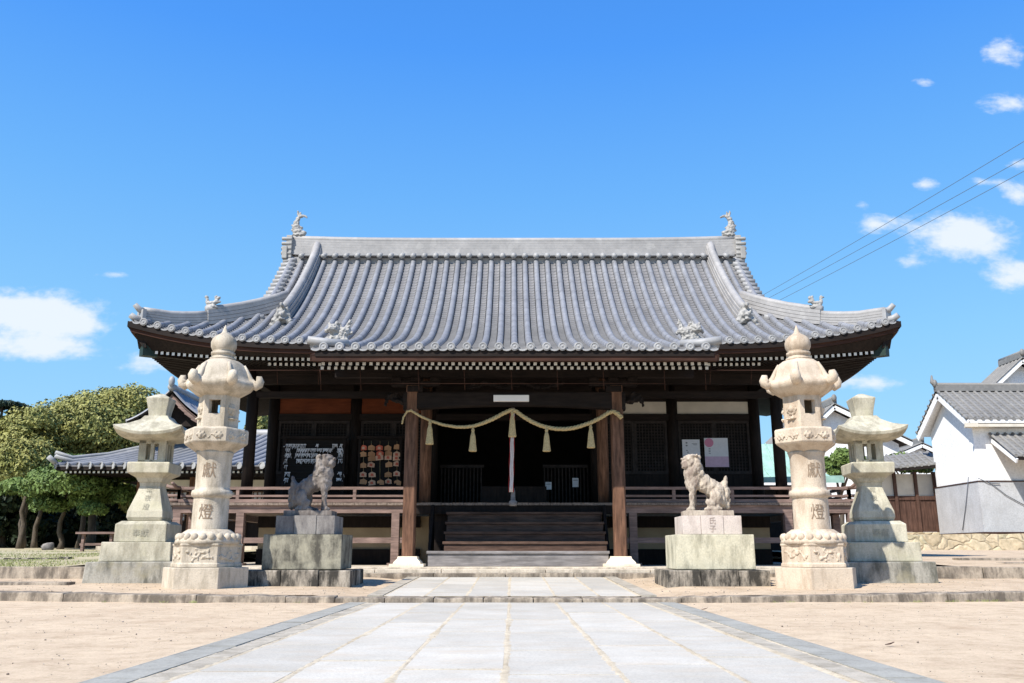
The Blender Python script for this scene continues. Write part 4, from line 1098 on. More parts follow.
for y, x0, x1 in rws:
    x = x0
    while x < x1:
        p = at(x, y-1.5, YR-.01); L = rnd.uniform(.05,.12); tw = rnd.uniform(-.04,.04)
        pm.cbox((p.x, p.y, p.z), (.03,.02,.025))
        pm.bar((p.x, YR-.015, p.z), (p.x+tw, YR-.03, p.z-L), .006, .020); pm.bar((p.x, YR-.012, p.z), (p.x-tw*.6-.01, YR-.025, p.z-L*.8), .006, .018)
        x += rnd.uniform(1.0, 1.9)
tag(pm.build('fortune_papers', M['paper'], rt), kind='stuff')
rt, a, c = rack('votive_plaque_rack', 'dark rack hung with wooden votive plaques beside the left porch pillar', 'rack', 357, 439, 402, 486)
hk = MB()
for px in (363.5,371.5,380,388.5,397): hk.tube([at(px, 441, YR-.0), at(px, 484, YR-.0)], .004, 4)
hk.build('hanging_strings', M['straw'], rt)
pl = []
for kind, mats_ in (('plain', [M['plaque'], M['plaque_red']]), ('pale', [M['plaque_l'], M['plaque_red']]), ('red', [M['plaque_red'], M['plaque_l']])):
    b = MB(); w_ = .085; b.prism([(-w_,-.055),(w_,-.055),(w_,.03),(0,.065),(-w_,.03)], lambda u, v: (u, -.006, v), lambda u, v: (u, .006, v))
    if kind != 'plain': b.prism([(-.04,-.03),(.035,-.035),(.03,.02),(-.03,.025)], lambda u, v: (u, -.009, v), lambda u, v: (u, -.0065, v), 1)
    pl.append(b.mesh('votive_plaque', mats_, bevel=0))
rnd = random.Random(12); rown = ['top', 'second', 'third', 'fourth', 'fifth', 'sixth']; coln = ['leftmost', 'second', 'middle', 'fourth', 'rightmost']
kinds = ('plain wooden', 'pale', 'red')
for j, py in enumerate((447.5,453.5,458,464.5,474,482)):
    for i, px in enumerate((363.5,371.5,380,388.5,397)):
        if j == 2 and i not in (2,): 
            if rnd.random() < .3: continue
        if j == 4 and i == 2: continue
        k = 2 if (j == 0 and i in (0, 2)) or (j == 1 and i == 2) else rnd.choice((0, 0, 1))
        if j == 3 and i == 2: continue
        if j == 2 and i == 2: k = 1
        p = at(px+rnd.uniform(-.7,.7), py+rnd.uniform(-.8,.8), YR-.022-.004*(j % 2))
        o = link_mesh('votive_plaque', pl[k], None, p); o.rotation_euler = (rnd.uniform(-.05,.05), rnd.uniform(-.12,.12), rnd.uniform(-.3,.3)); s_ = 1.15 if (j, i) == (2, 2) else 1; o.scale = (s_, s_, s_*1.1)
        tag(o, f'{kinds[k]} votive plaque hanging in {rown[j]} row, {coln[i]} string of the plaque rack', 'votive plaque', 'votive plaques hanging on the rack')

# ------------------------------------------------------------------ BIG LANTERNS
BY = 13.1; BZ = .105
def bh(y): return hz(y, BY)-hz(586, BY)
def br(px): return px*(BY*.92)/F_PX
HR = rad(-85+30)
def big_lantern(label, x, mat):
    root = thing('stone_lantern', label, 'stone lantern', (x, BY, BZ), 'tall cream stone lanterns at the front')
    def B(): return MB()
    def hexloft(b, prs, n=1, smooth=False): return b.loft([polyring(6, r, z, 0, n, HR) for r, z in prs], smooth=smooth)
    b = B(); hexloft(b, [(br(44), -.06), (br(44), bh(564.5)-.0)]); b.build('base_slab', mat, root, bevel=.012, noisy=.004, local=True)
    b = B(); hexloft(b, [(br(37), bh(564.3)), (br(37), bh(561)), (br(35.5), bh(560)), (br(35.5), bh(544)), (br(36.5), bh(543)), (br(36.5), bh(541.2))])
    hx = b.build('carved_base', mat, root, bevel=.008, local=True)
    ap = br(35.5)*math.cos(PI/6)
    rnd = random.Random(int(x*10)+50)
    for k in range(6):
        a = rad(-85+60*k); nrm = Vector((math.cos(a), math.sin(a), 0)); tg = Vector((-math.sin(a), math.cos(a), 0)); zc = (bh(544)+bh(560))/2; balls = []
        for q in range(13):
            t = -1+q/6; zz = zc+.045*math.sin(t*5+k*1.3)
            balls.append((nrm*(ap-.003)+tg*(t*.18)+Vector((0,0,zz)), (.024,.026,.022 if q % 2 else .03)))
        for q in range(16): balls.append((nrm*(ap-.004)+tg*rnd.uniform(-.2,.2)+Vector((0,0,zc+rnd.uniform(-.085,.085))), rnd.uniform(.018,.03)))
        link_mesh('carved_relief', blob_mesh('carved_relief', balls, .012, mat, .012, 25, smooth_it=1), hx)
    # lotus petals
    b = B(); b.lathe([(br(34), bh(541.5)), (br(32.5), bh(537)), (br(26), bh(530)), (br(21.5), bh(527))], 36)
    for k in range(22):
        a = 2*PI*k/22; r = br(30); b.ball((r*math.cos(a), r*math.sin(a), bh(535)), (.055,.055,.062), 0, 8, 5)
    b.build('lotus_ring', mat, root, local=True)
    b = B(); b.lathe([(br(k_*.955), bh(y_)) for k_, y_ in ((21,530),(19.5,526),(19.2,497),(19.3,495.5),(21.5,494.5),(22.3,491.5),(21.5,488.5),(19,487.5),(18.7,485),(18.8,456),(20,452),(21,450))], 40)
    sh = b.build('shaft', mat, root, local=True)
    for ch, yc in (('獻', 470), ('燈', 511)):
        R0 = br((18.85 if yc == 470 else 19.5)*.955)+.001; zc = bh(yc)
        text_mesh('inscription', ch, .215, M['ink'], sh, lambda u, v, d, R0=R0, zc=zc: ((R0+d*.5)*math.sin(u/R0+rad(3)), -(R0+d*.5)*math.cos(u/R0+rad(3)), zc+v*1.12))
    b = B(); hexloft(b, [(br(20.5), bh(450.5)), (br(26), bh(447)), (br(32.5), bh(443)), (br(34), bh(441.5)), (br(34), bh(429.5)), (br(33), bh(428)), (br(25), bh(426.5))])
    md = b.build('middle_platform', mat, root, bevel=.008, local=True); ap = br(34)*math.cos(PI/6)
    for k in range(6):
        a = rad(-85+60*k); nrm = Vector((math.cos(a), math.sin(a), 0)); tg = Vector((-math.sin(a), math.cos(a), 0)); zc = (bh(429.5)+bh(441.5))/2
        balls = [(nrm*ap+tg*(s_*.12+.055*math.cos(q*1.05))+Vector((0,0,zc+.042*math.sin(q*1.05))), (.026,.026,.026)) for s_ in (-1, 1) for q in range(6)] + [(nrm*ap+tg*(s_*.12)+Vector((0,0,zc)), (.035,.035,.03)) for s_ in (-1, 1)] + [(nrm*ap+tg*(q*.012)+Vector((0,0,zc-.02+.03*math.sin(q))), (.02,.018,.02)) for q in (-2, 0, 2)]
        link_mesh('carved_relief', blob_mesh('carved_relief', balls, .012, mat, .012, 25, smooth_it=1), md)
    # fire box: six walls, front and back ones with a window
    b = B(); Rf = br(22); z0, z1 = bh(426.3), bh(395); Ri = Rf-.09; zw0, zw1 = bh(413.5), bh(400)
    for k in range(6):
        a0 = HR-rad(60)+rad(60*k); a1 = a0+rad(60)
        def pt(R, t, z, a0=a0, a1=a1): return (R*((1-t)*math.cos(a0)+t*math.cos(a1)), R*((1-t)*math.sin(a0)+t*math.sin(a1)), z)
        def blk(ta, tb, za, zb): b.add([pt(Rf,ta,za), pt(Rf,tb,za), pt(Rf,tb,zb), pt(Rf,ta,zb), pt(Ri,ta,za), pt(Ri,tb,za), pt(Ri,tb,zb), pt(Ri,ta,zb)], [(0,1,2,3),(7,6,5,4),(0,4,5,1),(1,5,6,2),(2,6,7,3),(3,7,4,0)])
        if k in (0, 3): blk(0,.22,z0,z1); blk(.78,1,z0,z1); blk(.22,.78,z0,zw0); blk(.22,.78,zw1,z1)
        else: blk(0,1,z0,z1)
    b.add(polyring(6, Ri+.01, z0+.01, 0, 1, HR), [tuple(range(6))]);
    fbx = b.build('fire_box', mat, root, local=True)
    for k in (1, 2, 4, 5):
        a = rad(-85+60*k); nrm = Vector((math.cos(a), math.sin(a), 0)); tg = Vector((-math.sin(a), math.cos(a), 0)); ap = Rf*math.cos(PI/6); zc = (z0+z1)/2
        balls = [(nrm*ap+tg*(.07*math.cos(q))+Vector((0,0,zc+.03+.07*math.sin(q))), (.03,.03,.03)) for q in [2*PI*i/9 for i in range(9)]] + [(nrm*ap+Vector((0,0,zc+.03)), (.06,.06,.06)), (nrm*ap+tg*.04+Vector((0,0,zc-.10)), (.07,.04,.03)), (nrm*ap-tg*.04+Vector((0,0,zc-.11)), (.07,.04,.025))]
        link_mesh('carved_relief', blob_mesh('carved_relief', balls, .012, mat, .01, 25, smooth_it=1), fbx)
    # cap
    b = B(); n = 8
    pr = [(br(24), bh(395.0), 0, 0), (br(30), bh(392), .01, 0), (br(37), bh(388.5), .03, .0), (br(40), bh(385.5), .04, .02), (br(40), bh(383), .045, .03), (br(38), bh(381), .04, .04),
          (br(34), bh(379), .015, .03), (br(31.5), bh(375), .0, .02), (br(29), bh(369), .0, .01), (br(25), bh(363), .0, .0), (br(19), bh(359.3), 0, 0), (br(12), bh(357.6), 0, 0)]
    b.loft([polyring(6, r, z, lf, n, HR, bow=-.06+bw_) for r, z, lf, bw_ in [(r_*.95, z_, l_, b2*.6) for r_, z_, l_, b2 in pr]], smooth=True)
    for k in range(6):
        a = HR+rad(60*k); d = Vector((math.cos(a), math.sin(a), 0)); zl = bh(383)
        path = [(br(24), bh(363.5)), (br(28), bh(370)), (br(31.5), bh(377)), (br(35), bh(382)), (br(38.5), bh(383.5)), (br(40.5), bh(382)), (br(41.5), bh(379)), (br(40.5), bh(376.5)), (br(38.5), bh(376.5))]
        b.tube([d*r+Vector((0,0,z)) for r, z in path], [.02,.03,.042,.062,.074,.078,.075,.065,.05], 12)
    cp = b.build('cap', mat, root, local=True)
    b = B(); b.lathe([(br(14), bh(358.5)), (br(14), bh(356.5)), (br(11.5), bh(355.5)), (br(11.5), bh(353.8)), (br(13), bh(353)), (br(13), bh(350.8)), (br(10.5), bh(350)), (br(12), bh(348.5)), (br(13.8), bh(345)), (br(14), bh(341)), (br(12.5), bh(337)), (br(9), bh(334)), (br(5), bh(332)), (br(3), bh(330)), (br(1.6), bh(326)), (br(.3), bh(323))], 28)
    b.build('finial', mat, root, local=True)
    return root
big_lantern('tall cream stone lantern with curled cap on the left, beside the left stone lion', at(205.5, 575, BY).x, M['lantern'])
big_lantern('tall pinkish cream stone lantern with curled cap on the right, beside right stone lion', at(816, 575, BY).x, M['lantern_r'])

# ------------------------------------------------------------------ SMALL LANTERNS
SY = 14.75; SZ = .15
def sh_(y): return hz(y, SY)-hz(580, SY)
def sr(px): return px*SY/F_PX
def sq(b, prs, smooth=False, n=1): return b.loft([polyring(4, r*1.41421, z, 0, n, PI/4) for r, z in prs], smooth=smooth)
def small_lantern(label, x, rz, flip):
    root = thing('weathered_stone_lantern', label, 'stone lantern', (x, SY, SZ), 'greenish stone lanterns behind the tall ones')
    m = M['green']
    b = MB(); sq(b, [(sr(42), -.05), (sr(41), sh_(559.5))]); b.build('bottom_slab', M['green_low'], root, bevel=.02, noisy=.012, local=True)
    b = MB(); sq(b, [(sr(32.5), sh_(559.3)), (sr(32), sh_(540.5))]); b.build('middle_slab', m, root, bevel=.015, noisy=.008, local=True)
    b = MB(); sq(b, [(sr(24), sh_(540.3)), (sr(24), sh_(523)), (sr(20), sh_(519.8))]); up = b.build('upper_slab', m, root, bevel=.012, noisy=.006, local=True)
    b = MB(); sq(b, [(sr(15.5), sh_(519.5)), (sr(17), sh_(516)), (sr(16.6), sh_(510)), (sr(13.6), sh_(500)), (sr(11), sh_(491)), (sr(9.6), sh_(485)), (sr(10.2), sh_(481))])
    bd = b.build('body', m, root, bevel=.012, local=True)
    for ch, yc, sz in (('常', 489, .10), ('夜', 497, .10), ('燈', 506, .11)):
        k = (yc-481)/(519-481); yy = sr({489:10.8,497:13.1,506:15.7}[yc]); zc = sh_(yc)
        text_mesh('inscription', ch, sz, M['ink2'], bd, lambda u, v, d, yy=yy, zc=zc: (u, -yy-.006-d*.4+v*.29, zc+v), .05)
    text_mesh('inscription', '奉獻', .13, M['ink2'], up, lambda u, v, d: (u, -sr(24)-.006-d*.4, sh_(532)+v), .05)
    b = MB(); sq(b, [(sr(11), sh_(481.2)), (sr(13), sh_(477)), (sr(19.8), sh_(472.5)), (sr(20.3), sh_(463)), (sr(19.3), sh_(462))]); b.build('middle_platform', m, root, bevel=.012, local=True)
    b = MB(); z0, z1 = sh_(462.2), sh_(440); R = sr(13)
    for i in (-1, 0, 1):
        for j in (-1, 0, 1):
            if i == 0 and j == 0: continue
            wdt = .06 if (i and j) else .03
            b.box(i*(R-wdt)-wdt, i*(R-wdt)+wdt, j*(R-wdt)-wdt, j*(R-wdt)+wdt, z0, z1)
    b.box(-R, R, -R, R, z0, z0+.05); b.box(-R, R, -R, R, z1-.06, z1)
    b.build('fire_box', m, root, bevel=.006, local=True)
    b = MB(); n = 8
    pr = [(sr(15), sh_(440.4), 0), (sr(25), sh_(439.5), .03), (sr(32), sh_(437), .10), (sr(33), sh_(434), .11), (sr(28), sh_(430.5), .07), (sr(22), sh_(426), .03), (sr(14), sh_(419.5), .0), (sr(11), sh_(415.5), 0)]
    b.loft([polyring(4, r*1.41421, z, lf, n, PI/4) for r, z, lf in pr], smooth=False)
    b.build('cap', m, root, bevel=.008, noisy=.006, local=True)
    b = MB(); sq(b, [(sr(8.3), sh_(416)), (sr(9), sh_(410)), (sr(11.3), sh_(398.5)), (sr(11.3), sh_(397.5)), (sr(2), sh_(392.5))]); b.build('finial', m, root, bevel=.01, local=True)
    root.rotation_euler.z = rz
    return root
M['ink2'] = plain('faint_engraving', (.36,.34,.27), .95, .15, 30, .1)
small_lantern('greenish square stone lantern on three slabs at the far left, before the side hall', at(145, 570, SY).x, rad(4), 1)
small_lantern('greenish square stone lantern on three slabs at the far right, near the white storehouse', at(877, 570, SY).x, rad(-6), -1)

# ------------------------------------------------------------------ STONE LIONS on pedestals
KYc = 14.05
def pedestal(label, px_c, sgn, mats_):
    cx = at(px_c, 583, KYc).x; k = KYc/F_PX
    root = thing('lion_pedestal', label, 'pedestal', (cx, KYc, .12), 'stepped pedestals under the stone lions')
    Z = lambda y: hz(y, KYc-.6)-hz(584, KYc-.6)
    b = MB(); b.box(-.775, -.27, -.60, .60, -.06, Z(567.5)); b.box(-.264, .30, -.605, .60, -.06, Z(567.5)+.004); b.box(.306, .775, -.59, .60, -.06, Z(567.5)-.003)
    b.build('bottom_slab', mats_[0], root, bevel=.018, noisy=.01, local=True)
    b = MB(); b.box(-.60, .60, -.46, .46, Z(567.3)+.005, Z(531.5)); b.build('block', mats_[1], root, bevel=.012, noisy=.005, local=True)
    b = MB(); z0, z1 = Z(531.3), Z(512.3); b.box(-.455, -.175, -.34, .34, z0, z1); b.box(-.171, .171, -.35, .35, z0, z1+.002); b.box(.175, .455, -.34, .34, z0, z1)
    ub_ = b.build('upper_block', mats_[2], root, bevel=.008, local=True)
    return root, cx, z1
M['ink3'] = plain('worn_engraving', (.36,.29,.25), .95, .15, 30, .1)
pl_root, cxl, zt_l = pedestal('stepped stone pedestal with dark stained block under the left stone lion', 307, -1, (M['darkstone'], M['yellow_l'], M['greyblock']))
pr_root, cxr, zt_r = pedestal('stepped stone pedestal with yellowish lichen block and pink top under right stone lion', 710.5, 1, (M['darkstone'], M['yellow'], M['pink']))
text_mesh('inscription', '氏', .115, M['ink3'], [c for c in pr_root.children if c.name.startswith('upper_block')][0], lambda u, v, d: (u, -.354-d*.3, zt_r-.085+v), .05)
text_mesh('inscription', '子', .115, M['ink3'], [c for c in pr_root.children if c.name.startswith('upper_block')][0], lambda u, v, d: (u, -.354-d*.3, zt_r-.205+v), .05)
def lion_balls(openm, hx=0):
    s = .00245
    def P(x, y, yd=0): return Vector(((x-210)*s, yd, (485-y)*s+.01))
    B = [  # head
      (P(112,205), (.115,.125,.105)), (P(112,182), (.12,.12,.06)), (P(78,215,-.02), (.07,.085,.06)), (P(66,205,-.02), (.05,.07,.035)), (P(72,232 if openm else 226,-.02), (.055,.07,.025)),
      (P(88,188,-.09), (.03,.03,.028)), (P(80,190,.09), (.03,.03,.028)), (P(60,198,-.02), (.025,.04,.022)),
      (P(52,186,-.03), (.03,.04,.02)), (P(160,182,-.10), (.04,.03,.05), 30), (P(160,182,.10), (.04,.03,.05), 30),
      # mane
      (P(150,220,-.09), (.07,.06,.08)), (P(150,220,.09), (.07,.06,.08)), (P(165,240), (.08,.10,.09)), (P(130,250,-.11), (.06,.05,.06)), (P(130,250,.11), (.06,.05,.06)), (P(172,270,-.08), (.06,.05,.06)), (P(172,270,.08), (.06,.05,.06)),
      # chest, neck, trunk
      (P(115,270), (.125,.125,.14)), (P(120,320), (.12,.125,.13)), (P(160,285), (.11,.12,.11)), (P(198,322), (.12,.12,.135), 30), (P(245,348), (.13,.12,.13), 30), (P(285,375), (.13,.135,.14)), (P(290,420), (.125,.14,.12)),
      # front legs
      (P(108,360,-.085), (.058,.055,.10)), (P(102,405,-.09), (.048,.048,.10)), (P(100,445,-.09), (.045,.045,.08)), (P(90,474,-.09), (.075,.055,.04)),
      (P(130,360,.08), (.058,.055,.10)), (P(132,405,.085), (.048,.048,.10)), (P(132,445,.09), (.045,.045,.08)), (P(122,474,.09), (.075,.055,.04)),
      # hind legs
      (P(262,410,-.12), (.10,.07,.12)), (P(225,440,-.14), (.09,.055,.06), 20), (P(245,470,-.14), (.14,.055,.045)), (P(200,474,-.14), (.06,.055,.038)),
      (P(262,410,.12), (.10,.07,.12)), (P(245,470,.14), (.14,.055,.045)), (P(200,474,.14), (.06,.055,.038)),
      # tail, flame-like
      (P(325,420), (.07,.08,.12)), (P(345,380), (.06,.08,.12)), (P(340,335), (.05,.07,.10), 12), (P(348,305), (.032,.05,.07), 10), (P(362,365), (.035,.05,.06), -20), (P(362,410), (.035,.05,.06), -20), (P(318,340), (.03,.05,.07), 20), (P(350,450), (.05,.06,.06))]
    for k in range(9):
        a = k*.7; B.append((P(150+14*math.sin(k*2.1), 195+12*k, -.10-.012*math.cos(k)), .030))
        B.append((P(95+8*k, 170+3*math.sin(k*2), -.05+.1*math.sin(k*1.9)), .026))
    return [(b_[0], tuple(q_*1.10 for q_ in (b_[1] if isinstance(b_[1], tuple) else (b_[1],)*3)), *b_[2:]) for b_ in B]
for mir, cx, zt_, mat, lb, rz in ((True, cxl, zt_l, M['lion_l'], 'seated stone guardian lion with lichened head facing right on the left pedestal', rad(-22)), (False, cxr, zt_r, M['lion'], 'seated stone guardian lion facing left on the right pedestal with raised tail', rad(4))):
    root = thing('guardian_lion', lb, 'lion statue', (cx, KYc-.02, .12+zt_), 'pair of stone guardian lions')
    b = MB(); b.box(-.38, .38, -.20, .20, 0.003, .085); b.build('plinth', mat, root, bevel=.012, noisy=.006, local=True)
    me = blob_mesh('lion_body', lion_balls(not mir), .0105, mat, .011, 20, mirror=mir, smooth_it=1)
    o = link_mesh('lion_body', me, root, (0,0,.06)); o.rotation_euler.z = rz*.4; o.scale = (.95,.96,1.13)

# ------------------------------------------------------------------ TREES
def leaf_cloud(b, clumps, n, size, rnd, flat=.9, mi=0):
    wts = [c[1][0]*c[1][1]+c[1][0]*c[1][2] for c in clumps]
    for _ in range(n):
        c, r = rnd.choices(clumps, wts)[0]
        while True:
            d = Vector((rnd.gauss(0,1), rnd.gauss(0,1), rnd.gauss(0,1))).normalized()
            if d.z > -.55: break
        k = rnd.uniform(.72, 1.04) if rnd.random() < .8 else rnd.uniform(.3, .8)
        k *= 1+.22*noise.noise(Vector((d.x*2.5+c[0], d.y*2.5, d.z*2.5+c[2])))
        p = Vector((c[0]+d.x*r[0]*k, c[1]+d.y*r[1]*k, c[2]+d.z*r[2]*k))
        nrm = (d + Vector((rnd.uniform(-1,1), rnd.uniform(-1,1), rnd.uniform(-.6,1)))*flat).normalized()
        a = nrm.orthogonal().normalized(); a.rotate(Matrix.Rotation(rnd.uniform(0, 6.3), 3, nrm)); c2 = nrm.cross(a)
        s_ = size*rnd.uniform(.6, 1.3)
        b.add([p-a*s_-c2*s_*.1, p-c2*s_*.45+nrm*s_*.12, p+a*s_, p+c2*s_*.5-nrm*s_*.06], [(0,1,2,3)], mi)
def tree(name, label, cat, x, y, z, H, W, mat, seed, clumps=None, n=9000, size=.16, lean=0, group=None, trunk_h=.45, tr=.22):
    rnd = random.Random(seed); root = thing(name, label, cat, (x, y, z), group)
    t = MB(); th = H*trunk_h
    t.tube([(lean*k/5*th+.1*rnd.uniform(-1,1)*min(k,1), .1*rnd.uniform(-1,1)*min(k,1), th*k/5-.1) for k in range(6)], [tr*(1.35 if k == 0 else 1-.09*k) for k in range(6)], 10)
    if clumps is None:
        clumps = []
        for k in range(22):
            a = rnd.uniform(0, 6.3); h = rnd.uniform(.38, .86); rr = W/2*math.sqrt(max(.05, 1-((h-.5)/.52)**2))*rnd.uniform(.35,.78)
            s_ = rnd.uniform(.16,.27)*W
            clumps.append(((math.cos(a)*rr, math.sin(a)*rr, H*h), (s_, s_, s_*rnd.uniform(.6,.85))))
        clumps.append(((0,0,H*.62), (W*.3,W*.3,H*.26)))
    for c, r in clumps[:12]:
        p0 = Vector((lean*th*.9, 0, th*.85)); p1 = Vector(c); mid = p0.lerp(p1, .5)+Vector((rnd.uniform(-.2,.2), rnd.uniform(-.2,.2), .2))
        t.tube([p0, mid, p1], [tr*.5, tr*.33, tr*.12], 6)
    t.build('trunk', M['bark'], root, local=True)
    b = MB(); leaf_cloud(b, clumps, n, size, rnd); b.build('crown', mat, root, local=True)
    return root
def Xat(px, Y): return (px-512)/F_PX*Y*1.0
tg_ = 'trees at the left edge of the precinct'
# big rounded olive tree
Yt = 40; zg = up_z(10, Yt)
def clp(lst, Yt, X, zg): 
    o = []
    for px, py, rx, rz_ in lst:
        p = at(px, py, Yt); k = Yt/F_PX; o.append(((p.x-X, random.uniform(-1.6,1.0), p.z-zg), (rx*k, rx*k*.9, rz_*k)))
    return o
X = Xat(100, Yt)
tree('camphor_tree', 'largest rounded olive green tree rising above the side hall roof', 'tree', X, Yt, zg, 8, 9, M['leaf_olive'], 11,
     clp([(112,410,34,22),(140,408,30,20),(90,418,30,22),(70,432,26,22),(165,415,24,18),(105,440,34,24),(140,438,30,22),(60,456,26,22),(85,470,30,24),(120,402,22,15),(150,425,26,22),(50,440,16,16),(100,455,30,22),(105,450,62,48),(110,430,50,36),(80,490,34,22),(120,480,34,26),(50,488,26,20),(140,500,24,20),(30,470,28,26),(62,446,46,40)], Yt, X, zg), 85000, .085, tr=.2, group=tg_)
Yt = 37; zg = up_z(10, Yt); X = Xat(35, Yt)
tree('broadleaf_tree', 'olive brown tree with open crown at the far left of the big rounded tree', 'tree', X, Yt, zg, 6, 6, M['leaf_olive'], 12,
     clp([(30,435,20,18),(45,425,20,14),(22,455,20,18),(48,460,22,20),(30,480,24,18),(60,478,18,16),(14,478,14,18),(45,495,24,12),(38,468,32,32)], Yt, X, zg), 38000, .08, lean=-.03, tr=.15, group=tg_)
Yt = 33; zg = up_z(10, Yt); X = Xat(72, Yt)
tree('maple_tree', 'bright green low tree in front of the olive trees, left of side hall', 'tree', X, Yt, zg, 4, 5, M['leaf_green'], 13,
     clp([(70,478,22,12),(92,470,20,12),(50,492,18,10),(76,496,24,10),(100,490,18,11),(118,475,14,10),(60,505,16,8),(98,503,14,8),(88,484,20,12),(84,488,38,17),(62,508,15,9),(92,501,14,12),(112,512,13,8),(132,498,14,13),(36,499,14,10),(84,510,8,6)], Yt, X, zg), 26000, .075, lean=.0, tr=.11, group=tg_)
Yt = 43; zg = up_z(10, Yt)
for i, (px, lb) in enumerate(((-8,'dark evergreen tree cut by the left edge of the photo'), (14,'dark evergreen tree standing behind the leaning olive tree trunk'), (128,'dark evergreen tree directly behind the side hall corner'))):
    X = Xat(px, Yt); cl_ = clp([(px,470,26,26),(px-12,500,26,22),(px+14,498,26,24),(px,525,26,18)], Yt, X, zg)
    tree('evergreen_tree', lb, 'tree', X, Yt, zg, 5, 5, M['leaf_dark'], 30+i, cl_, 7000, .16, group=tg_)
b = MB(); rnd = random.Random(8); cl_ = []
for k in range(34):
    x = -34+k*.85; cl_.append(((x, 47+rnd.uniform(-1,1), .9+rnd.uniform(.8,2.2)), (1.1,1.2,1.9)))
leaf_cloud(b, cl_, 22000, .2, rnd)
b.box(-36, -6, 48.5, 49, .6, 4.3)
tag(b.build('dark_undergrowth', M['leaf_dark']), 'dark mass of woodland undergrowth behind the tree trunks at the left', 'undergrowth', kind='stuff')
for i, (px, Yt, h, lb) in enumerate(((33,34,3.2,'pale bare tree trunk under the crowns, second from the left edge'), (47,39,3.4,'thin grey tree trunk under the crowns between the leaning and the brown trunk'), (90,36,3.2,'thin dark tree trunk near the low wooden bench fence'))):
    X = Xat(px, Yt); zg = up_z(10, Yt)
    tree('slender_tree', lb, 'tree', X, Yt, zg, 5.0, 3, M['leaf_green'], 50+i, clp([(px-4,490,14,9),(px+8,484,14,9),(px,474,12,8)], Yt, X, zg), 3500, .12, trunk_h=.5, tr=.12, group=tg_)
# pine
Yt = 46; zg = up_z(10, Yt); X = Xat(-6, Yt)
rnd = random.Random(5)
pn = thing('pine_tree', 'dark pine with tiered needle pads at the left edge of the photo', 'tree', (X, Yt, zg), tg_)
t = MB(); top = hz(404, Yt)-zg
t.tube([(0,0,-.1),(.2,0,top*.4),(.0,0,top*.7),(.2,0,top*.98)], [.28,.22,.15,.05], 9)
pads = []
for px, py, rx in ((4,405,18),(-6,420,18),(10,427,12),(2,440,20),(14,412,9),(-2,458,20),(9,447,10)):
    p = at(px, py, Yt); pads.append(((p.x-X, rnd.uniform(-.5,.5), p.z-zg), (rx*Yt/F_PX, rx*Yt/F_PX*.9, 3.6*Yt/F_PX)))
    t.tube([(0.05,0,p.z-zg-.35), (p.x-X, 0, p.z-zg-.1)], [.08,.03], 6)
t.build('trunk', M['bark'], pn, local=True); b = MB(); leaf_cloud(b, pads, 8000, .14, rnd, 1.3); b.build('crown', M['leaf_pine'], pn, local=True)
# bushes at the right and behind the hall
for px, py, Yt, rx, rz_, lb, sd_ in ((836,462,34,16,13,'small bushy green tree seen between the two right lanterns',61), (905,461,38,22,11,'green bushy tree between the right small lantern and the storehouse',62), (262,430,40,16,34,'olive tree seen through the gap beside the left veranda post',63)):
    X = Xat(px, Yt); zg = up_z(10, Yt) if px != 262 else .8; k = Yt/F_PX
    cl_ = clp([(px,py,rx*.7,rz_*.8),(px-rx*.5,py+rz_*.3,rx*.5,rz_*.6),(px+rx*.5,py+rz_*.2,rx*.5,rz_*.6),(px,py+rz_*.8,rx*.7,rz_*.6)], Yt, X, zg)
    tree('bushy_tree', lb, 'tree', X, Yt, zg, hz(py, Yt)-zg, 2, M['leaf_green'] if px > 500 else M['leaf_olive'], sd_, cl_, 5000, .12, trunk_h=.7, tr=.12)

# grass
b = MB(); rnd = random.Random(2)
for _ in range(26000):
    y = 15.9+(rnd.random()**1.3)*13; x = -rnd.uniform(8.1, 9+y*.45)
    d = noise.noise(Vector((x*.5, y*.5, 0)))
    if d < -.12 + (.25 if y > 24 else 0): continue
    z = up_z(x, y)+.02*fbm(-x, y, .7)-.005; h = rnd.uniform(.015,.05); a = rnd.uniform(0, 3.14); w_ = .008
    b.add([(x-w_*math.cos(a), y-w_*math.sin(a), z), (x+w_*math.cos(a), y+w_*math.sin(a), z), (x+rnd.uniform(-.02,.02), y+rnd.uniform(-.02,.02), z+h)], [(0,1,2)])
tag(b.build('grass', M['grass']), 'short sparse grass on the raised ground at the left', 'grass', kind='stuff')

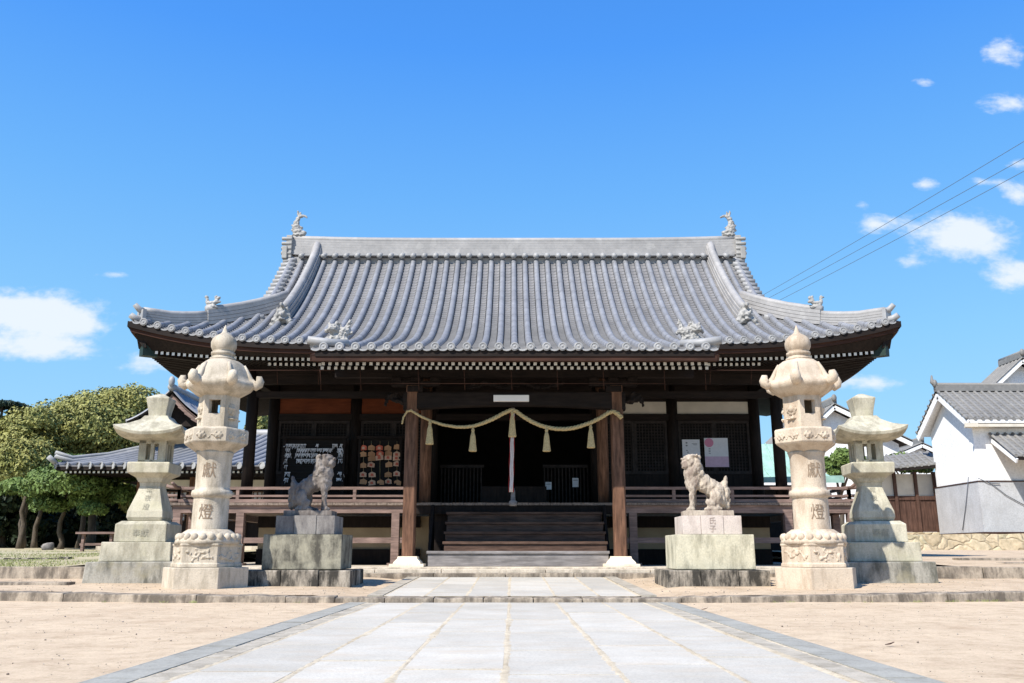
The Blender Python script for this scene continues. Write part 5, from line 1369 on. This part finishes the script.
# ------------------------------------------------------------------ SIDE HALL at the left
def patch_roof(b, e0, e1, r0, r1, pitch, r, sag=.0, course=.3, seg=6, ends=True):
    """bilinear tiled slope; e0,e1 eave ends, r0,r1 ridge ends"""
    e0, e1, r0, r1 = map(Vector, (e0, e1, r0, r1)); W_ = (e1-e0).length; n = max(2, round(W_/pitch))
    def fn(s_, t):
        u = s_/W_; p = e0.lerp(e1, u).lerp(r0.lerp(r1, u), t); p.z -= sag*4*t*(1-t); return p
    Ls = ((r0+r1)/2-(e0+e1)/2).length
    for i in range(n+1):
        s_ = W_*i/n; pts = [fn(s_, k/8) for k in range(9)]; e = (e1-e0).normalized(); rings = []
        if (pts[-1]-pts[0]).length < .2: continue
        for k_, p in enumerate(pts):
            d = (pts[min(k_+1,8)]-pts[max(k_-1,0)]).normalized(); nn = e.cross(d).normalized()
            if nn.z < 0: nn = -nn
            rings.append([p+e*r*math.cos(PI*q/seg)+nn*(r*math.sin(PI*q/seg)+.01) for q in range(seg+1)])
        b.loft(rings, closed=False, mi=0, smooth=True)
        if ends:
            dn = (pts[0]-pts[1]); dn.z = 0; b.disc(pts[0]+Vector((0,0,.02)), r*1.1, dn, 10, .03, 2)
    nc = max(2, int(Ls/course))
    for k in range(nc):
        ta, tb = k/nc, (k+1)/nc; vs = []
        for t_, up in ((ta, .03), (tb, .004)):
            for i in range(9): q = fn(W_*i/8, t_); q.z += up-.01; vs.append(q)
        for i in range(9): q = fn(W_*i/8, ta); q.z -= .015; vs.append(q)
        b.add(vs, [(i, i+1, 10+i, 9+i) for i in range(8)]+[(18+i, 19+i, i+1, i) for i in range(8)], 1)
    # underside
    vs = []
    for t_ in (0, .33, .66, 1):
        for i in range(9): q = fn(W_*i/8, t_); q.z -= .14; vs.append(q)
    b.add(vs, [(j*9+i, j*9+i+1, (j+1)*9+i+1, (j+1)*9+i) for j in range(3) for i in range(8)], 3)
    b.add([e0+Vector((0,0,-.02)), e1+Vector((0,0,-.02)), e1+Vector((0,0,-.14)), e0+Vector((0,0,-.14))], [(0,1,2,3)], 3)
TM = [M['tile'], M['tile_flat'], M['tile_end'], M['woodx']]
OM = [M['old_tile'], M['old_tile'], M['old_tile'], M['woodx']]
YS = 30.0
ec = at(57, 459, YS); eR = at(215, 466, YS)
sh = thing('side_hall', 'smaller dark timber hall with sweeping tiled roof behind the left lanterns', 'shrine building', (ec.x+4, YS+3, .65))
zE = eR.z; XL = ec.x; XR = XL+11.0
b = MB(); rz_ = hz(436, 33.2)
patch_roof(b, (XL, YS, zE+.0), (XR, YS, zE), (XL+3.2, YS+3.2, rz_), (XR, YS+3.2, rz_),   .40, .115, .12, .2)
patch_roof(b, (XL, YS+9, zE), (XL, YS, zE), (XL+3.2, YS+5.8, rz_), (XL+3.2, YS+3.2, rz_),   .40, .115, .12, .2)
patch_roof(b, (XR, YS+9, zE), (XL, YS+9, zE), (XR, YS+5.8, rz_), (XL+3.2, YS+5.8, rz_),   .40, .115, .12, .3)
sroof = b.build('roof', TM, sh)
b = MB(); pts = [Vector((XL-.05, YS-.05, zE+.34)), Vector((XL+.35, YS+.35, zE+.20)), Vector((XL+1.2, YS+1.2, zE+.42)), Vector((XL+2.2, YS+2.2, zE+.85)), Vector((XL+3.2, YS+3.2, rz_+.15))]
b.tube(pts, [.08,.10,.12,.12,.12], 8); b.tube([p+Vector((0,0,.12)) for p in pts], .07, 8); b.tube([Vector((XL-.02,YS-.02,zE+.1)), Vector((XL-.2,YS-.2,zE+.3))], .09, 8)
b.tube([(XL+3.2, YS+3.2, rz_+.1), (XR, YS+3.2, rz_+.1)], .15, 8)
b.build('hip_ridge', M['tile_end'], sroof)
# upper gable facing the yard
gx = at(180, 420, 32).x; gz = hz(393, 31.6); gw = 1.5
b = MB()
for sg in (-1, 1):
    patch_roof(b, (gx+sg*gw, 31.0, gz-1.15), (gx+sg*gw, 35.5, gz-1.15), (gx, 31.0, gz), (gx, 35.5, gz), .3, .07, .15, .2)
b.tube([(gx, 30.9, gz+.1), (gx, 35.5, gz+.1)], .14, 8, 2); b.ball((gx, 30.9, gz+.3), (.12,.1,.2), 2)
gr_ = b.build('gable_roof', TM, sroof)
b = MB()
for sg in (-1, 1):
    for k in range(6):
        t, t2 = k/6, (k+1)/6; f = lambda t: (gx+sg*gw*t, 31.05, gz-1.15*t-.15*4*t*(1-t)*.9-.12)
        p, q = Vector(f(t)), Vector(f(t2)); b.add([p, q, q-Vector((0,0,.2)), p-Vector((0,0,.24)), p+Vector((0,.1,0)), q+Vector((0,.1,0)), q+Vector((0,.1,-.2)), p+Vector((0,.1,-.24))], [(0,1,2,3),(7,6,5,4),(0,4,5,1),(2,6,7,3)])
b.build('gable_board', M['rail'], sroof)
b = MB(); b.prism([(-gw+.1,-1.25),(gw-.1,-1.25),(0,-.3)], lambda u, v: (gx+u, 31.5, gz+v), lambda u, v: (gx+u, 31.6, gz+v)); b.build('gable_wall', M['wood'], sh)
wx0 = XL+2.0; wz = .65
b = MB(); b.box(wx0, XR, YS+2.0, YS+7, wz+.0, zE+.1); b.build('wall', M['wood'], sh)
b = MB(); b.box(wx0+.15, XR-.3, YS+1.95, YS+1.998, hz(489, YS+2), hz(480, YS+2)); b.build('plaster_panel', M['plaster_in'], sh)
for k in range(5):
    x = wx0+.05+1.9*k; b = MB(); b.box(x, x+.2, YS+1.84, YS+1.994, wz, zE+.05); b.build('pillar', M['pillar'], sh)
    b = MB(); zz0, zz1 = hz(521, YS+2), hz(492, YS+2); xx = x+.25; ww = 1.55
    b.box(xx, xx+ww, YS+1.96, YS+1.985, zz0, zz1, 1)
    for q in range(11): b.box(xx+ww*q/10-.02, xx+ww*q/10+.02, YS+1.93, YS+1.958, zz0, zz1)
    for q in range(7): zq = zz0+(zz1-zz0)*q/6; b.box(xx, xx+ww, YS+1.915, YS+1.928, zq-.02, zq+.02)
    b.build('lattice_window', [M['step'], M['paper_dim']] if 'paper_dim' in M else [M['step'], M['greywall']], sh)
b = MB()
x = XL+.3
while x < XR: b.box(x-.035, x+.035, YS+.12, YS+.14, zE-.23, zE-.16, 1); b.box(x-.035, x+.035, YS+.14, YS+1.9, zE-.23, zE-.16); x += .16
tag(b.build('rafters', [M['woodx'], M['white']], sh), kind='stuff')
b = MB(); b.box(XL+1.2, XR, YS+1.0, YS+1.98, .6, .85); b.build('stone_base', M['platform'], sh)
# low wooden fence / bench near the side hall
a = at(76, 549, 27); b = thing('low_wooden_fence', 'low dark wooden barrier with flat top rail left of the side hall steps', 'fence', (a.x, 27, up_z(10, 27)))
m1 = MB(); L = 2.9; m1.box(0, L, -.15, .15, .52, .58); m1.build('top_rail', M['rail'], b, local=True)
for k in range(4): m1 = MB(); m1.box(.15+k*.85, .23+k*.85, -.05, .05, 0, .52); m1.build('post', M['rail'], b, local=True)
m1 = MB(); m1.box(.1, L-.1, -.02, .02, .18, .25); m1.build('lower_rail', M['rail'], b, local=True)
b = MB(); b.lathe([(.2,-.05),(.24,.06),(.18,.18),(.07,.26)], 9); o = b.build('rock', M['greyblock'], noisy=.12, local=True); o.location = (at(48, 545, 31).x, 31, up_z(10, 31)); tag(o, 'small grey rock at the foot of a tree trunk at the left', 'rock')

# ------------------------------------------------------------------ RIGHT: storehouse, walls, houses
# white storehouse
SX, SY1, SY2 = 17.0, 32.0, 35.2
SR = 40.0
stH = thing('white_storehouse', 'white plastered storehouse with grey lower walls and tiled roof at the right edge', 'storehouse', (SX+4, SY1+1.5, .6))
zb_ = hz(532, SY1); zm = hz(480.5, SY1); ze = hz(419, SY1-.4); zr_ = hz(391, SY1+1.6)
b = MB(); b.add([(SX,SY1,zm),(SX,SY2,zm),(SX,SY2,ze-.05),(SX,(SY1+SY2)/2,zr_-.2),(SX,SY1,ze-.05),(SR,SY1,zm),(SR,SY2,zm),(SR,SY2,ze-.05),(SR,(SY1+SY2)/2,zr_-.2),(SR,SY1,ze-.05)],
      [(0,1,2,3,4),(9,8,7,6,5),(0,4,9,5),(1,6,7,2),(3,8,9,4),(2,7,8,3)]); b.build('wall', M['plaster'], stH)
b = MB(); b.box(SX-.06, SR, SY1-.06, SY2+.06, zb_, zm-.05); b.build('grey_lower_wall', M['greywall'], stH)
b = MB(); b.box(SX-.08, SR, SY1-.08, SY2+.08, zm-.048, zm-.01); b.box(SX-.08, SR, SY1-.08, SY2+.08, zb_-.09, zb_-.002); b.build('trim', M['fascia'], stH)
ym = (SY1+SY2)/2
b = MB()
patch_roof(b, (SX-.34, SY1-.40, ze), (SR, SY1-.40, ze), (SX-.34, ym, zr_), (SR, ym, zr_), .28, .06, .0, .22)
patch_roof(b, (SR, SY2+.40, ze), (SX-.34, SY2+.40, ze), (SR, ym, zr_), (SX-.34, ym, zr_), .28, .06, .0, .3)
rf = b.build('roof', OM[:3]+[M['plaster']], stH)
b = MB(); b.box(SX-.40, SR, ym-.13, ym+.13, zr_-.02, zr_+.2); b.tube([(SX-.40, ym, zr_+.24), (SR, ym, zr_+.24)], .09, 8)
b.tube([(SX-.34, ym, zr_+.2), (SX-.50, ym, zr_+.35), (SX-.48, ym, zr_+.62)], [.1,.08,.03], 8); b.ball((SX-.40, ym, zr_+.3), (.1,.12,.16))
b.build('ridge', M['old_tile'], rf)
b = MB()
for y, z in ((SY1-.45, ze), (SY2+.45, ze)):
    b.bar((SX-.33, y, z-.2), (SX-.33, ym, zr_-.2), .06, .26); 
b.build('bargeboard', M['plaster'], rf)
b = MB()
for y, z in ((SY1-.40, ze), (SY2+.40, ze)):
    for k in range(9):
        t = k/8; b.tube([(SX-.40, y*(1-t)+ym*t, z*(1-t)+zr_*t+.03), (SX-.35, y*(1-t)+ym*t, z*(1-t)+zr_*t+.05)], .07, 7)
b.build('verge_tiles', M['old_tile'], rf)
b = MB(); b.box(SX-.5, SX-.02, SY1-.5, SY1-.44, ze-.3, ze-.16); b.box(SX-.3, SR, SY1-.40, SY1-.02, ze-.28, ze-.17); b.build('eave_cornice', M['plaster_in'], rf)
b = MB(); lx0 = at(1007, 450, SY1-1).x
patch_roof(b, (lx0, SY1-1.5, hz(456, SY1-1.5)), (SR, SY1-1.5, hz(456, SY1-1.5)), (lx0, SY1-.02, hz(434, SY1)), (SR, SY1-.02, hz(434, SY1)), .28, .06, 0, .25)
b.build('lean_to_roof', OM, stH)
b = MB(); b.bar((lx0+.02, SY1-1.5, hz(458, SY1-1.5)-.1), (lx0+.02, SY1, hz(437, SY1)-.1), .06, .16); b.build('lean_to_frame', M['plaster'], stH)
b = MB()
for p, q in (((967,477),(953,530)), ((988,481),(1024,505)), ((978,478),(1000,484))):
    u = at(*p, SY1-.1); v = at(*q, SY1-.1); b = MB()
    if p[0] < 974: u = Vector((SX-.09, SY1+.5, hz(477, SY1+.5))); v = Vector((SX-.09, SY1+1.4, zb_+.1))
    b.tube([u, u.lerp(v, .5)-Vector((0,0,.08)), v], .014, 5); b.build('cable', M['cable'], stH)
# stone retaining wall below it
b = MB(); x0 = at(908, 545, 30.5).x
rnd = random.Random(3)
b.loft([[(x, 30.6+rnd.uniform(-.06,.06), .2), (x, 31.8, .2), (x, 31.8, zb_-.1), (x, 30.75+rnd.uniform(-.04,.04), zb_-.1+rnd.uniform(-.05,.03))] for x in [x0+.5*k for k in range(50)]])
tag(b.build('stone_wall', M['retain']), 'low rough tan stone retaining wall under the white storehouse', 'stone wall')
# fence with plaster panels and small tiled roof
YF = 35.8; fx0, fx1 = at(868, 500, YF).x, at(937, 500, YF).x; zf0 = hz(532, YF)
fn_ = thing('roofed_fence', 'brown board fence with white panels under a small tiled roof left of storehouse', 'fence', (fx0, YF, .5))
b = MB(); b.box(fx0, fx1, YF, YF+.06, zf0, hz(497, YF)); 
x = fx0+.1
while x < fx1: b.box(x, x+.02, YF-.02, YF-.002, zf0, hz(497, YF)); x += .2
b.box(fx0, fx1, YF-.04, YF-.022, hz(500, YF), hz(496, YF)); b.build('boards', M['wood_fence'], fn_)
b = MB(); b.box(fx0, fx1, YF+.01, YF+.05, hz(496.8, YF), hz(474, YF)); b.build('plaster_panel', M['plaster_in'], fn_)
for px in (868, 896, 917, 936): x = at(px, 500, YF).x; b = MB(); b.box(x-.06, x+.06, YF-.08, YF+.08, zf0-.3, hz(472, YF)); b.build('post', M['wood_fence'], fn_)
b = MB(); z1_, z2_ = hz(470, YF-.7), hz(458, YF+.5)
patch_roof(b, (fx0, YF-.7, z1_+.0), (fx1+.05, YF-.7, z1_+.25), (fx0, YF+.5, z2_), (fx1+.05, YF+.5, z2_+.25), .28, .06, 0, .25); b.build('roof', OM, fn_)
b = MB(); b.loft([[(x, YF-.5, .3), (x, YF+.4, .3), (x, YF+.4, zf0), (x, YF-.45, zf0-.02)] for x in (fx0-2, fx0, fx1, fx1+.6)])
tag(b.build('rubble_footing', M['retain']), 'rough rubble footing beneath the brown board fence', 'stone footing')
# a generic gabled house with gable facing the yard
def gable_house(name, label, px0, px1, py_eave, px_peak, py_peak, Y, depth, wallmat, ov=.5, loc_z=.8, roofm=OM):
    a = at(px0, py_eave, Y); c = at(px1, py_eave, Y); pk = at(px_peak, py_peak, Y)
    root = thing(name, label, 'house', ((a.x+c.x)/2, Y+depth/2, loc_z))
    def slope(t, side): return None
    b = MB(); mx = pk.x
    pts = [(a.x+ov, loc_z-.5), (c.x-ov, loc_z-.5), (c.x-ov, c.z-.1), (mx, pk.z-.25), (a.x+ov, a.z-.1)]
    b.prism(pts, lambda u, v: (u, Y+.5, v), lambda u, v: (u, Y+depth-.5, v)); b.build('wall', wallmat, root)
    b = MB()
    patch_roof(b, (a.x, Y+depth, a.z), (a.x, Y, a.z), (mx, Y+depth, pk.z), (mx, Y, pk.z), .35, .07, 0, .35)
    patch_roof(b, (c.x, Y, c.z), (c.x, Y+depth, c.z), (mx, Y, pk.z), (mx, Y+depth, pk.z), .35, .07, 0, .35)
    r_ = b.build('roof', roofm, root)
    b = MB(); b.box(mx-.14, mx+.14, Y-.05, Y+depth, pk.z, pk.z+.28); b.tube([(mx, Y-.1, pk.z+.32), (mx, Y+depth, pk.z+.32)], .12, 8); b.ball((mx, Y-.1, pk.z+.32), (.14,.1,.2)); b.build('ridge', M['old_tile'], r_)
    b = MB(); b.bar((a.x, Y+.02, a.z-.18), (mx, Y+.02, pk.z-.18), .08, .22); b.bar((c.x, Y+.02, c.z-.18), (mx, Y+.02, pk.z-.18), .08, .22); b.build('bargeboard', M['plaster'] if wallmat is M['plaster'] else M['step'], r_)
    return root
gable_house('white_gabled_house', 'white gabled house with grey tiled roof behind the small right lantern', 795, 912, 441, 834, 404, 46, 9, M['plaster'])
gable_house('tall_white_house', 'tall house with high tiled gable behind the storehouse at the right edge', 988, 1085, 390, 1022, 358, 48, 2.2, M['plaster'])
gable_house('distant_house', 'distant low house with tiled roof behind the bushy tree at right', 903, 940, 451, 922, 443, 60, 8, M['plaster'])
gable_house('distant_white_house', 'distant white roofed house seen through the left veranda gap', 225, 290, 458, 262, 440, 55, 8, M['plaster'])
# small shrine with green copper roof behind the right side
YC = 29; a = at(764, 486, YC); c = at(842, 486, YC); pk = at(748, 438, YC)
cs = thing('copper_roofed_shrine', 'small shrine with pale green copper roof behind the right veranda posts', 'shrine building', ((a.x+c.x)/2, YC+1, .7))
b = MB(); rings = []
xs_ = [at(px, 500, YC).x for px in (740, 765, 785, 800, 820, 846)]
for k, t in enumerate([0,.2,.4,.6,.8,1]):
    z_ = hz(479, YC)+(hz(436, YC)-hz(479, YC))*(1-(1-t)**.6 if False else t**1.7)
    y_ = YC+2.2*t
    rings.append([(xs_[0]-2, y_, z_), (xs_[-1]-.9*t, y_, z_+(.12 if t == 0 else 0)), (xs_[-1]-.9*t, y_, z_-.12), (xs_[0]-2, y_, z_-.12)])
b.loft(rings); x = xs_[0]-2
while x < xs_[-1]-.9:
    b.tube([(x, r[0][1], r[0][2]+.02) for r in rings], .03, 5); x += .4
b.build('roof', M['copper'], cs)
b = MB(); b.box(xs_[0]-1.5, xs_[-1]-.9, YC+.9, YC+2.2, .5, hz(483, YC)); b.build('wall', M['wood'], cs)

# ------------------------------------------------------------------ power lines
for i, (y0, y1, lb) in enumerate(((290, 141, 'uppermost of three black power lines sloping up to the right edge'), (296, 158, 'middle of three black power lines sloping up to the right edge'), (301, 171, 'lowest of three black power lines sloping up to the right edge'))):
    p = at(640, y0+72*(1 if i == 0 else .93), 95); q = at(1028, y1-2, 40); n = 14; b = MB()
    pts = []
    for k in range(n+1):
        t = k/n; v = p.lerp(q, t); v.z -= 1.2*t*(1-t); pts.append(v)
    b.tube(pts, .015, 5)
    o = b.build('power_line', M['cable'], origin=tuple(p)); tag(o, lb, 'power line', 'power lines in the sky at right')
# fallen leaves on the yard
rnd = random.Random(21)
for i, (px, py, lb) in enumerate(((696,606,'small brown fallen leaf on the right drain cover near the kerb'), (870,639,'small brown fallen leaf lying on the sand at the right'))):
    Yv = .6*895.5/(py-552)*.98; X = (px-512)/F_PX*Yv
    b = MB(); b.add([(-.03,0,.004),(0,-.016,.008),(.035,0,.02),(0,.016,.006),(-.03,0,.0),(0,-.016,.004),(.035,0,.016),(0,.016,.002)], [(0,1,2,3),(7,6,5,4),(0,4,5,1),(1,5,6,2),(2,6,7,3),(3,7,4,0)])
    o = b.build('fallen_leaf', M['fascia'], local=True); o.location = (X, Yv, .014); tag(o, lb, 'leaf')

b = MB(); rnd = random.Random(77)
for _ in range(2600):
    y = 3.6+rnd.random()**.8*8.6; x = rnd.choice((-1, 1))*rnd.uniform(2.1, 2.3+y*.62)
    if y > curbY(x)+.3: z = terr_z(x, y)+.01*fbm(x, y, 1.3)
    elif y > curbY(x)-.04: continue
    else: z = .012*fbm(x, y, .9)
    r = rnd.uniform(.002, .005) if rnd.random() < .95 else rnd.uniform(.006, .010)
    b.ball((x, y, z+r*.3), (r, r*rnd.uniform(.7,1.2), r*.7), rnd.choice((0, 1, 2, 2)), 6, 3)
for _ in range(900):
    y = rnd.uniform(11.8, 15.3); x = rnd.choice((-1, 1))*rnd.uniform(2.0, 9)
    r = rnd.uniform(.003, .010); b.ball((x, y, terr_z(x, y)+.01*fbm(x, y, 1.3)+r*.3), (r, r, r*.7), rnd.choice((0, 1, 2, 2)), 6, 3)
tag(b.build('gravel', [M['strip'], M['greyblock'], M['kerb']]), 'loose small pebbles scattered over the sand yard and terrace', 'gravel', kind='stuff')

b = MB(); rnd = random.Random(9)
for k in range(46):
    x = rnd.choice((rnd.uniform(-8.5,-2.4), rnd.uniform(2.4,8.5), rnd.uniform(5.5,8.5))); y = curbY(x)-rnd.uniform(.01,.08)
    for q in range(rnd.randint(4, 16)):
        a = rnd.uniform(0, 6.3); h = rnd.uniform(.012, .04); dx, dy = math.cos(a)*.03, math.sin(a)*.02; xx = x+rnd.uniform(-.05,.05)
        b.add([(xx-.003, y, .0), (xx+.003, y, .0), (xx+dx, y+dy, h)], [(0,1,2)])
tag(b.build('weeds', M['grass']), 'tiny tufts of weeds growing along the foot of the terrace kerb', 'weeds', kind='stuff')
